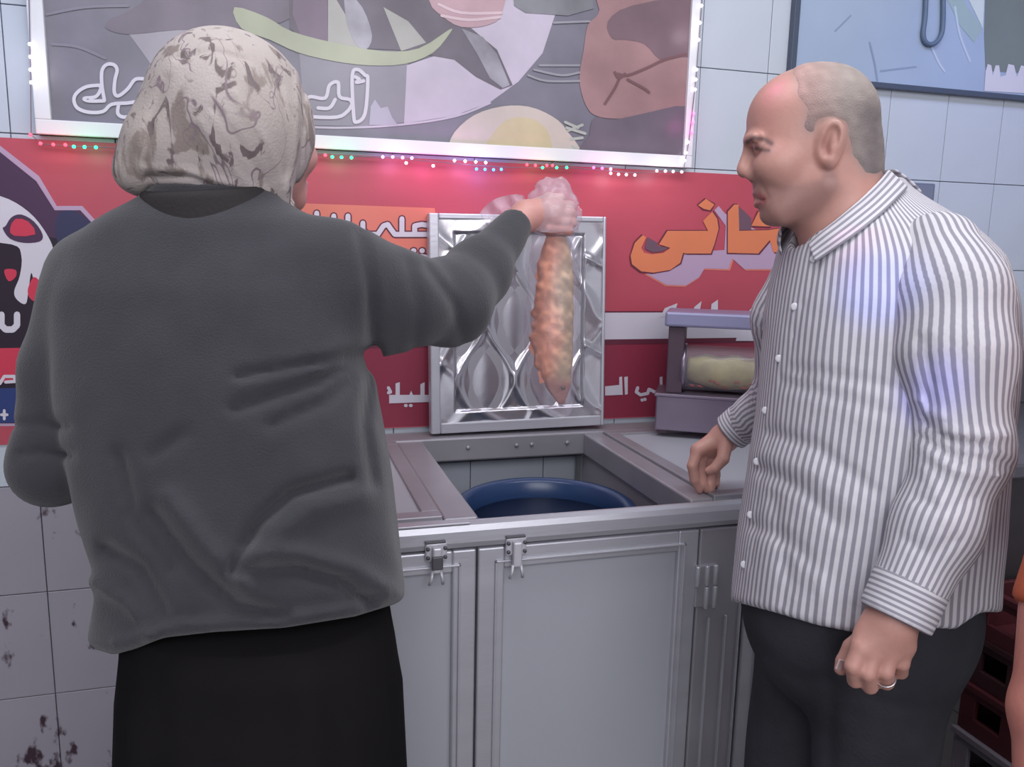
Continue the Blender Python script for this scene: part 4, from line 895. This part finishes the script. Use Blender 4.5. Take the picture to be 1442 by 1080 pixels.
# near sleeve (his left), upper arm hanging, forearm forward
SL = [(1320,356,1.16,58),(1340,420,1.12,72),(1344,500,1.10,74),(1354,632,1.09,61),(1318,742,1.075,56),(1276,836,1.065,49)]
SLF = [([(1300,596),(1340,622),(1385,628)],6,-.005),([(1296,612),(1335,640),(1410,650)],6,-.005),([(1310,640),(1350,664),(1405,668)],6,.004),([(1330,606),(1375,612),(1418,612)],7,.004),([(1290,700),(1330,720),(1370,700)],8,-.003),([(1275,760),(1310,780),(1345,760)],8,-.003),([(1300,480),(1310,540),(1308,590)],9,-.004),([(1290,560),(1305,580),(1330,588)],6,.004),
  ([(1340,650),(1390,668),(1420,655)],5,-.004),([(1300,660),(1320,690),(1330,730)],7,.003)]
def sleeveL(P):
    x, y, z = pix(P); d = chain(P, SL, .025)-folds(x, y, SLF)-0.0020*wob(P, 34, 41)-0.0012*wob(P, 90, 43)
    e = at(1274, 842, 1.065); ax = e-at(1318, 742, 1.075); ax /= np.linalg.norm(ax); return smax(d, (P-e)@ax, .006)
lo, hi = bounds([(1200,270,1.02),(1440,880,1.2),(1200,270,1.2),(1440,880,1.02)], 0.03)
net_mesh('sleeve', [nets(sleeveL, lo, hi, 0.0052)], stripe, shirt_o, uv=axis_uv(SL, .072))
def cuff_fn(p0, p1):
    a, b = at(*p0[:3]), at(*p1[:3]); ax = (b-a)/np.linalg.norm(b-a)
    def f(P): 
        d = cap(P, a-ax*.02, b+ax*.02, p0[3]*WARP[0](p0[2])/F, p1[3]*WARP[0](p1[2])/F); return smax(smax(d, (P-b)@ax, .003), -(P-a)@ax, .003)
    return f
cL = [(1284,818,1.067,52),(1260,872,1.063,49)]
lo, hi = bounds([(1190,780,1.0),(1350,930,1.13),(1190,780,1.13),(1350,930,1.0)], 0.01)
net_mesh('cuff', [nets(cuff_fn(*cL), lo, hi, 0.004)], stripe, shirt_o, uv=axis_uv(cL, .05, True))
# far sleeve (his right), forearm reaching over the counter
SR = [(1150,372,1.46,54),(1112,450,1.49,50),(1106,548,1.53,40),(1062,588,1.57,30),(1044,600,1.59,26)]
def sleeveR(P):
    d = chain(P, SR, .02)-0.0020*wob(P, 40, 51)-.001*wob(P, 95, 52); e = at(1042, 601, 1.592); ax = e-at(1106, 548, 1.53); ax /= np.linalg.norm(ax); return smax(d, (P-e)@ax, .005)
lo, hi = bounds([(1000,330,1.38),(1220,640,1.64),(1000,330,1.64),(1220,640,1.38)], 0.02)
net_mesh('sleeve', [nets(sleeveR, lo, hi, 0.0055)], stripe, shirt_o, uv=axis_uv(SR, .06))
cR = [(1050,592,1.584,29),(1028,610,1.602,27)]
lo, hi = bounds([(990,550,1.54),(1090,650,1.65),(990,550,1.65),(1090,650,1.54)], 0.01)
net_mesh('cuff', [nets(cuff_fn(*cR), lo, hi, 0.004)], stripe, shirt_o, uv=axis_uv(cR, .05, True))
# folded collar: a band tilted forwards, open at the throat
def surf_depth(x, y, fn, d0, d1):
    ds = np.linspace(d0, d1, 300); v = fn(np.array([at(x, y, d) for d in ds])); k = np.argmax(v < 0); return ds[k] if (v < 0).any() else None
def collar_mesh(name, rows, du):
    bm = bmesh.new(); uvl = []; R = []
    for j, rw in enumerate(rows): R.append([bm.verts.new(tuple(p)) for p in rw]); uvl += [(j*du, 0, 0)]*len(rw)
    for p, q in zip(R, R[1:]):
        for k in range(len(p)-1): bm.faces.new((p[k], p[k+1], q[k+1], q[k]))
    me = bpy.data.meshes.new(name); bm.to_mesh(me); bm.free()
    for p in me.polygons: p.use_smooth = True
    a = me.attributes.new('weave', 'FLOAT_VECTOR', 'POINT'); a.data.foreach_set('vector', np.array(uvl, np.float32).ravel())
    o = link(name, me, stripe, shirt_o); s = o.modifiers.new('thickness', 'SOLIDIFY'); s.thickness = 0.004; s.offset = 0; o.modifiers.new('round', 'SUBSURF').levels = 1; o.modifiers['round'].render_levels = 1
def collar():
    # far half and back of the neck
    rings = ((1250,238,1112,330,.072), (1262,248,1110,342,.088), (1278,264,1116,362,.100), (1284,274,1126,374,.104)); rows = []
    for j, (bx_, by, fx, fy, lw2) in enumerate(rings):
        a = at(bx_, by, 1.29); b = at(fx, fy, 1.275); c = (a+b)/2; h = (b-a)/2; sd = fh*math.cos(.32)-r0*math.sin(.32)
        rows.append([c+h*math.cos(t)+sd*lw2*math.sin(t) for t in [math.pi+math.radians(-160+175*k/26) for k in range(27)]])
    collar_mesh('collar', rows, 1.25)
    # near half, lying on the shirt from the nape to its point at the throat
    top = spline([(1251,238),(1236,256),(1210,281),(1178,308),(1150,330),(1138,342)], 5, False); bot = spline([(1279,264),(1268,276),(1244,300),(1212,326),(1178,350),(1148,370)], 5, False)
    n = len(top); D = []; rows = []
    for i in range(5):
        v = i/4; dr = []
        for a, b in zip(top, bot):
            x, y = a*(1-v)+b*v; d1 = surf_depth(x, y, shirt, 1.0, 1.42); d2 = surf_depth(x, y, mhead0, 1.0, 1.42); c = [q for q in (d1, d2) if q is not None]
            dr.append((min(c) if c else np.nan)-.007-.004*math.sin(math.pi*v))
        dr = np.array(dr); ok = ~np.isnan(dr); dr = np.interp(np.arange(n), np.arange(n)[ok], dr[ok]); dr = np.convolve(np.pad(dr, 3, 'edge'), np.ones(7)/7, 'valid'); D.append(dr)
    D = np.array(D); D[0] = np.minimum(D[0], D[1]+.012)
    for i in range(5):
        v = i/4; rows.append([at(*(a*(1-v)+b*v), D[i][k]) for k, (a, b) in enumerate(zip(top, bot))])
    collar_mesh('collar', rows, 1.15)
btn = mat('button_white', (228, 226, 232), 0.3)
BT = [(1146,365),(1119,432),(1097,505),(1078,578),(1066,650),(1057,725),(1048,795)]
plk = []
for x, y in BT:
    d = surf_depth(x, y, shirt, 1.0, 1.4)
    if d is None: continue
    p = at(x, y, d-.001); n = Vector(-(ray(x, y)+r0*0.5)).normalized(); M = Matrix.Translation(p) @ n.to_track_quat('Z', 'Y').to_matrix().to_4x4()
    lathe('button', [(0.0055, -0.001), (0.0058, 0.001), (0.004, 0.0022), (0.001, 0.0018)], 0, 0, btn, shirt_o, 16, M)
# jeans
def legs(P):
    x, y, z = pix(P)
    hipN, hipF = at(1245, 850, 1.22), at(1160, 850, 1.38)
    d = smin(cap(P, at(1205, 800, 1.30), at(1205, 870, 1.30), .150, .148), ell(P, at(1205, 850, 1.30), (.165, .16, .175), np.array([r0, ZUP, fh])), .03)
    for h, dx in ((hipN, 0.015), (hipF, -0.03)):
        k = h+r0*dx; k[2] = .47; a = k-r0*.01; a[2] = .06
        d = smin(d, cap(P, h, k, .098, .074), .025); d = smin(d, cap(P, k, a, .074, .066), .03)
    d = d-folds(x, y, [([(1170,890),(1172,980),(1168,1080)],9,-.006),([(1300,900),(1296,1000),(1290,1080)],3,.002),([(1180,930),(1240,990),(1290,1000)],10,-.003),([(1080,920),(1130,960),(1165,955)],10,-.003)])-0.002*wob(P, 30, 61)
    return smax(d, -(P[:, 2]-.05), .005)
c = at(1205, 850, 1.30); net_mesh('jeans', [nets(legs, [c[0]-.36, c[1]-.36, 0.0], [c[0]+.36, c[1]+.36, c[2]+.09], 0.008)], denim, mn)
for h in (at(1245, 850, 1.22)+r0*.005, at(1160, 850, 1.38)-r0*.04):
    def shoe(P, h=h):
        d = ell(P, np.array([h[0], h[1], .04])-r0*.055, (.145, .055, .065), np.array([r0, fh, ZUP])); return smax(d, -(P[:, 2]-.002), .004)
    net_mesh('shoe', [nets(shoe, [h[0]-.3, h[1]-.25, -.01], [h[0]+.25, h[1]+.25, .13], .008)], shoe_m, mn)
# head, built about the sight line so the profile is the photographed one
hv = ray(1140, 200); e3 = hv/np.linalg.norm(hv); e1 = np.cross(e3, up); e1 /= np.linalg.norm(e1); e2 = np.cross(e1, e3); HM = np.array([e1, e2, e3])
def rotA(deg):
    a = math.radians(deg); return np.array([e1*math.cos(a)+e2*math.sin(a), -e1*math.sin(a)+e2*math.cos(a), e3])
px = WARP[0](HDp)/F
def hp(x, y, c=0.0): return at(x, y, HDp)+e3*c
def he(P, x, y, c, a, b, l, rot=0): return ell(P, hp(x, y, c), (a*px, b*px, l), rotA(rot))
def hcap(P, x0, y0, c0, x1, y1, c1, r0_, r1_): return cap(P, hp(x0, y0, c0), hp(x1, y1, c1), r0_*px, r1_*px)
def mhead0(P):
    d = he(P, 1146, 172, 0, 85, 78, .080, 6)
    d = smin(d, he(P, 1108, 168, 0, 52, 54, .064), .02)
    d = smin(d, he(P, 1108, 232, 0, 50, 60, .061), .03)
    d = smin(d, he(P, 1099, 291, 0, 25, 23, .034), .03)
    for s in (-1, 1):
        d = smin(d, hcap(P, 1102, 296, .020*s, 1158, 258, .052*s, 15, 16), .025)                     # jaw
        d = smin(d, hcap(P, 1056, 197, .012*s, 1066, 195, .045*s, 8.5, 8), .012)                      # brow ridge
        d = smin(d, he(P, 1090, 232, .040*s, 22, 18, .018), .025)                                       # cheek
    d = smin(d, he(P, 1084, 273, 0, 20, 25, .030), .014)                                               # muzzle
    d = smin(d, hcap(P, 1166, 225, 0, 1190, 335, 0, 60, 62), .030)                                     # neck
    d = smin(d, he(P, 1206, 225, 0, 30, 36, .050), .03)
    return d
def mhead(P):
    d = mhead0(P)
    for s in (-1, 1):
        d = smax(d, -he(P, 1062, 210, .030*s, 11, 9, .015), .010)                                      # eye socket
        d = smin(d, he(P, 1073.5, 210, .031*s, 10, 9.5, .0125), .003)                                  # eyeball and lids
        d = smin(d, hcap(P, 1062, 203, .022*s, 1072, 204, .043*s, 3.5, 3), .006)
    n = hcap(P, 1056, 203, 0, 1047, 236, 0, 6, 9); n = smin(n, he(P, 1049, 242, 0, 9.5, 8.5, .0115), .006)
    for s in (-1, 1): n = smin(n, he(P, 1060, 246, .013*s, 10, 8, .0075, -10), .006)
    d = smin(d, n, .010)
    for s in (-1, 1):
        d = smax(d, -he(P, 1058, 254, .008*s, 4, 2.5, .004), .003)
        d = d+.0014*np.exp(-((seg3(P, [hp(1068, 247, .020*s), hp(1078, 262, .029*s), hp(1083, 278, .031*s)]))/.004)**2)      # smile crease
        d = d+.0014*np.exp(-((seg3(P, [hp(1074, 221, .022*s), hp(1084, 220, .045*s)]))/.0035)**2)
    d = smin(d, hcap(P, 1066.5, 272, 0, 1078, 277, .021, 6, 3), .003); d = smin(d, hcap(P, 1066.5, 272, 0, 1078, 277, -.021, 6, 3), .003)
    d = smin(d, hcap(P, 1068.5, 287, 0, 1079, 283, .020, 6.5, 3), .003); d = smin(d, hcap(P, 1068.5, 287, 0, 1079, 283, -.020, 6.5, 3), .003)
    d = d+.003*np.exp(-((seg3(P, [hp(1060, 280, 0), hp(1078, 280.5, .024)]))/.003)**2)+.003*np.exp(-((seg3(P, [hp(1060, 280, 0), hp(1078, 280.5, -.024)]))/.003)**2)
    d = d+.0028*np.exp(-((seg3(P, [hp(1068, 298, .016), hp(1067, 298, 0), hp(1068, 298, -.016)]))/.0045)**2)+.0016*np.exp(-((seg3(P, [hp(1058, 258, 0), hp(1062, 268, 0)]))/.003)**2)
    d = smin(d, he(P, 1084, 305, 0, 11, 10, .016), .012)
    for s in (-1, 1):                                                                                   # ears
        e = he(P, 1168, 202, .080*s, 19, 31, .011, -12); e = smin(e, he(P, 1166, 225, .077*s, 10, 11, .009), .006)
        e = smax(e, -he(P, 1163, 204, .090*s, 9, 15, .010, -12), .005)
        e = smax(e, -he(P, 1170, 192, .092*s, 9, 15, .008, -12), .004); e = smin(e, hcap(P, 1172, 190, .083*s, 1170, 212, .083*s, 4, 4), .005)
        d = smin(d, e, .006)
    return d
def seg3(P, pts):
    d = np.full(len(P), 1e9)
    for a, b in zip(pts, pts[1:]): d = np.minimum(d, cap(P, np.asarray(a), np.asarray(b), 0, 0))
    return d
HAIR = [(1112,80),(1250,80),(1250,246),(1216,244),(1200,215),(1190,172),(1168,164),(1150,172),(1146,186),(1136,186),(1132,178),(1136,152),(1124,130)]
collar()
def hpix(P): v = P-at(721, 540, HDp); return pix(P)
def mtint(P):
    x, y, z = pix(P); n = len(P)
    base = np.array(lin((196, 146, 134))); c = np.tile(base, (n, 1))
    hd_ = (np.linalg.norm(P-hp(1140, 200), axis=1) < .24)
    def blend(mask, rgb, k=1.0):
        m = (np.clip(mask, 0, 1)*k*hd_)[:, None]; c[:] = c*(1-m)+np.array(lin(rgb))*m
    blend(np.exp(-((poly2(x, y, [(1076,262),(1120,268),(1160,258),(1168,238),(1176,262),(1150,296),(1110,318),(1076,312),(1070,296),(1074,292),(1082,284),(1078,270),(1062,268),(1062,258)]).clip(0, 99))/9)**2), (140, 106, 100), .62)      # stubble
    blend(np.exp(-(seg2(x, y, [(1064,274),(1075,277)])/4)**2)+np.exp(-(seg2(x, y, [(1066,288),(1076,284)])/4.5)**2), (150, 82, 84), .9)
    blend(np.exp(-(seg2(x, y, [(1052,200),(1062,194),(1076,196),(1086,202)])/4.2)**2), (84, 66, 66), .85)                        # eyebrow
    blend(np.exp(-(seg2(x, y, [(1064,209),(1072,211),(1082,212)])/3.0)**2), (58, 42, 46), .95)                                 # eye slit
    blend(np.exp(-((np.hypot((x-1076)/14, (y-214)/9)))**2), (150, 108, 104), .5)
    blend(1/(1+np.exp(poly2(x, y, HAIR)/5)), (150, 138, 134), .75)
    blend(np.exp(-((np.hypot((x-1164)/8, (y-206)/14)))**2), (150, 92, 86), .5)
    return np.clip(c, 0, 1)
lo, hi = bounds([(1030,80,1.15),(1260,350,1.38),(1030,80,1.38),(1260,350,1.15)], 0.012)
pcs = [nets(mhead, lo, hi, 0.0022)]
# left hand, hanging with the fingers curled towards the thigh
def fingers(P, base, specs, k=.004):
    d = base
    for pts in specs:
        f = None
        for (x0, y0, d0, a), (x1, y1, d1, b) in zip(pts, pts[1:]):
            e = cap(P, at(x0, y0, d0), at(x1, y1, d1), a*WARP[0](d0)/F, b*WARP[0](d1)/F); f = e if f is None else smin(f, e, .002)
        d = smin(d, f, k)
    return d
def mhandL(P):
    d = cap(P, at(1276, 838, 1.065), at(1254, 878, 1.066), .030, .029)
    for x, y in ((1214,912),(1232,918),(1254,918),(1274,910)): d = smin(d, cap(P, at(1254, 876, 1.068), at(x, y, 1.062), .024, .0125), .012)
    d = smin(d, ell(P, at(1243, 898, 1.070), (.036, .032, .017), np.array([rt, up, fw])), .012)
    return fingers(P, d, [[(1212,910,1.062,12.5),(1201,938,1.060,11.5),(1204,958,1.078,10.5),(1214,952,1.10,9)],[(1231,918,1.060,12.5),(1222,948,1.057,11.5),(1225,966,1.076,11),(1234,956,1.10,9)],
        [(1254,918,1.061,12.5),(1247,946,1.058,11.5),(1248,960,1.078,11),(1254,950,1.10,9)],[(1275,910,1.064,11.5),(1270,934,1.062,10.5),(1268,946,1.080,10),(1270,938,1.10,8)],
        [(1226,892,1.085,15),(1200,912,1.098,13),(1188,932,1.100,11),(1184,942,1.098,9)]])
lo, hi = bounds([(1150,820,1.02),(1320,1000,1.13),(1150,820,1.13),(1320,1000,1.02)], 0.01); pcs.append(nets(mhandL, lo, hi, 0.0026))
# right hand, fingers pointing down at the counter
def mhandR(P):
    d = cap(P, at(1046, 598, 1.59), at(1022, 616, 1.605), .026, .027)
    for x, y, z in ((982,634,1.600),(987,636,1.618),(996,640,1.634),(1006,644,1.648)): d = smin(d, cap(P, at(1020, 616, 1.61), at(x, y, z), .022, .014), .012)
    return fingers(P, d, [[(983,632,1.598,8.5),(975,656,1.596,7.5),(978,676,1.600,6.5),(985,690,1.606,5)],[(988,638,1.616,8),(986,664,1.614,7.5),(990,682,1.612,6.5),(995,690,1.612,5)],
        [(997,642,1.632,8),(999,668,1.628,7.5),(1001,684,1.618,6.5),(1002,690,1.612,5)],[(1007,646,1.646,7),(1008,668,1.642,6.5),(1008,682,1.630,5.5)],
        [(1022,622,1.588,11),(1018,646,1.576,9),(1006,660,1.575,7.5),(998,663,1.578,6)]])
lo, hi = bounds([(950,570,1.53),(1070,710,1.69),(950,570,1.69),(1070,710,1.53)], 0.01); pcs.append(nets(mhandR, lo, hi, 0.0026))
def mbody(P):
    d = cap(P, at(1205, 500, 1.30), at(1205, 850, 1.30), .11, .115); d = smin(d, cap(P, at(1186, 310, 1.275), at(1205, 470, 1.30), .048, .09), .02)
    d = smin(d, chain(P, [(x, y, z, r*.5) for x, y, z, r in SL], .02), .01); d = smin(d, chain(P, [(x, y, z, r*.5) for x, y, z, r in SR], .02), .01)
    for h, dx in ((at(1245, 850, 1.22), .015), (at(1160, 850, 1.38), -.03)):
        k = h+r0*dx; k[2] = .47; a = k-r0*.01; a[2] = .06; d = smin(d, cap(P, h, k, .07, .05), .03); d = smin(d, cap(P, k, a, .05, .036), .02); d = smin(d, cap(P, a-ZUP*.01, a-ZUP*.02-r0*.11, .035, .028), .02)
    return d
lo, hi = bounds([(960,300,1.3),(1440,300,1.02),(1440,880,1.02),(1000,640,1.66)], 0.04); lo[2] = 0.0; hi[0] += .05; pcs.append(nets(mbody, lo, hi, 0.013))
body = net_mesh('body', pcs, skin, mn, tint=mtint)
def mhair(P):
    x, y, z = pix(P); t = 1/(1+np.exp((poly2(x, y, HAIR)+4*wob(P, 160, 78, 8))/4.0)); return mhead0(P)-(-.003+.0052*t)-.0007*wob(P, 420, 71)
lo, hi = bounds([(1090,80,1.15),(1255,255,1.38),(1090,80,1.38),(1255,255,1.15)], 0.012)
def hair_tint(P):
    x, y, z = pix(P); f = np.clip((x-1120)/70, 0, 1)[:, None]; g = np.exp(-((seg2(x, y, [(1226,160),(1232,205),(1226,240)]))/20)**2)[:, None]; s_ = np.exp(-((seg2(x, y, [(1138,178),(1140,186)]))/12)**2)[:, None]
    c = np.array(lin((184, 148, 142)))*(1-f)+np.array(lin((160, 148, 142)))*f; dk_ = np.array(lin((112, 104, 106))); c = c*(1-.8*g)+dk_*.8*g; c = c*(1-.5*s_)+dk_*.5*s_
    return np.clip(c*(1+.28*wob(P, 300, 77, 14))[:, None], 0, 1)
net_mesh('hair', [nets(mhair, lo, hi, 0.0030)], vcol_mat('cropped_hair', 0.85, 0.6, 500), mn, tint=hair_tint)
rc = at(1247, 955, 1.068); rx = at(1248, 960, 1.078)-at(1247, 946, 1.058); rx /= np.linalg.norm(rx); v1 = np.cross(rx, ZUP); v1 /= np.linalg.norm(v1); v2 = np.cross(rx, v1)
tube('ring', [tuple(rc+(v1*math.cos(t)+v2*math.sin(t))*.0112) for t in np.linspace(0, 2*math.pi, 25)[:-1]], .0014, mat('silver', (214, 210, 214), .25, .9), mn, 8, True)
nl = at(1183, 936, 1.088)
box('thumbnail', -.0045, .0045, -.0012, .0012, -.007, .007, mat('nail_pale', (214, 190, 190), .3), mn, .001, Matrix.Translation(tuple(nl)) @ Matrix.Rotation(.35, 4, 'Y'))

WARP[0] = lambda d: d
# ================================================================== BYSTANDER'S ARM AT THE RIGHT EDGE
ba = at(1800, 700, .90)
bp_ = empty('person', (ba[0], ba[1], 0), 'bystander at the right edge of the picture, only a bare forearm and orange sleeve showing', 'person')
BS = np.array([ba[0], ba[1], 0]); bhc = BS+ZUP*1.60+fh*.02; BAX = np.array([r0, fh, ZUP])
BYA = [(1640,470,.90,50),(1560,670,.88,46),(1480,862,.86,40),(1466,1000,.86,37),(1462,1180,.86,30)]
def byhand(P):
    d = chain(P, BYA[2:], .02); d = smin(d, cap(P, at(1462, 1200, .86), at(1460, 1250, .86), .024, .030), .02)
    return fingers(P, d, [[(1440,1262,.85,13),(1434,1310,.85,12),(1438,1350,.86,10)],[(1456,1268,.85,13),(1452,1322,.85,12),(1456,1362,.86,10)],[(1472,1268,.85,13),(1471,1318,.85,12),(1472,1356,.86,10)],[(1486,1262,.86,12),(1488,1304,.86,11),(1486,1334,.87,9)],[(1440,1215,.85,14),(1424,1250,.84,12),(1420,1284,.84,10)]])
BYR = [BS+r0*.19+ZUP*1.36, BS+r0*.25+ZUP*1.06, BS+r0*.24+fh*.05+ZUP*.82]
def bybody(P):
    d = cap(P, BS+ZUP*.95, BS+ZUP*1.30, .11, .12); d = smin(d, cap(P, BS+ZUP*1.30, bhc-ZUP*.05, .06, .05), .04); d = smin(d, chain(P, BYA[:3], .02), .02)
    d = smin(d, cap(P, BYR[0], BYR[1], .045, .038), .02); d = smin(d, cap(P, BYR[1], BYR[2], .038, .026), .01); d = smin(d, ell(P, BYR[2]-ZUP*.07, (.022, .042, .08), BAX), .01)
    for s in (-1, 1): d = smin(d, cap(P, BS+r0*.09*s+ZUP*.9, BS+r0*.09*s+ZUP*.08, .07, .04), .02); d = smin(d, cap(P, BS+r0*.09*s+ZUP*.05, BS+r0*.09*s+ZUP*.04+fh*.11, .035, .03), .02)
    return d
pcs = []
lo, hi = bounds([(1390,820,.80),(1540,1380,.92),(1390,820,.92),(1540,1380,.80)], 0.02); pcs.append(nets(byhand, lo, hi, 0.0045))
pcs.append(nets(bybody, BS+[-.55, -.4, -.01], BS+[.5, .4, 1.56], 0.012)); pcs.append(nets(lambda P: smin(face_sdf(P, bhc, fh), cap(P, bhc-ZUP*.06, bhc-ZUP*.2, .052, .056), .025), bhc-[.16, .16, .24], bhc+[.16, .16, .14], 0.005))
net_mesh('body', pcs, skin, bp_, tint=lambda P: np.tile(np.array(lin((200, 130, 118))), (len(P), 1)))
def byshirt(P):
    d = cap(P, BS+ZUP*.98, BS+ZUP*1.28, .150, .155); d = smin(d, cap(P, BS-r0*.13+ZUP*1.37, BS+r0*.13+ZUP*1.37, .065, .065), .06)
    e = at(1478, 868, .86); ax = e-at(1560, 670, .88); ax /= np.linalg.norm(ax)
    d = smin(d, smax(chain(P, [(1640,470,.90,78),(1560,670,.88,62),(1480,855,.86,50)], .02), (P-e)@ax, .004), .03)
    d = smin(d, smax(cap(P, BYR[0], BYR[1], .068, .055), -(P[:, 2]-1.12), .004), .03)
    d = smax(d, -cap(P, bhc-ZUP*.02, BS+ZUP*1.40, .062, .058), .005); return smax(d, -(P[:, 2]-.90), .005)-.0018*wob(P, 35, 91)
net_mesh('shirt', [nets(byshirt, BS+[-.55, -.4, .85], BS+[.5, .4, 1.52], 0.010)], mat('orange_cloth', (180, 88, 60), .9, var=.06), bp_)
def bylegs(P):
    d = ell(P, BS+ZUP*.93, (.165, .13, .12), BAX)
    for s in (-1, 1): d = smin(d, cap(P, BS+r0*.085*s+ZUP*.88, BS+r0*.09*s+ZUP*.07, .085, .062), .03)
    return smax(d, -(P[:, 2]-.06), .005)
net_mesh('trousers', [nets(bylegs, BS+[-.3, -.3, 0], BS+[.3, .3, 1.08], 0.012)], mat('trouser_dark', (52, 50, 56), .9, var=.1), bp_)
net_mesh('hair', [nets(lambda P: smax(face_sdf(P, bhc, fh)-.010-.003*wob(P, 140, 92), (P-bhc)@fh*.8-(P-bhc)[:, 2]*.9-.010, .01), bhc-[.16, .16, .14], bhc+[.16, .16, .16], 0.006)], mat('dark_hair', (44, 36, 34), .8, bump=.6, bscale=200), bp_)
for s in (-1, 1):
    h = BS+r0*.09*s
    net_mesh('shoe', [nets(lambda P, h=h: smax(ell(P, h+ZUP*.038+fh*.055, (.052, .140, .060), BAX), -(P[:, 2]-.002), .004), h+[-.2, -.2, -.01], h+[.2, .3, .12], .008)], shoe_m, bp_)
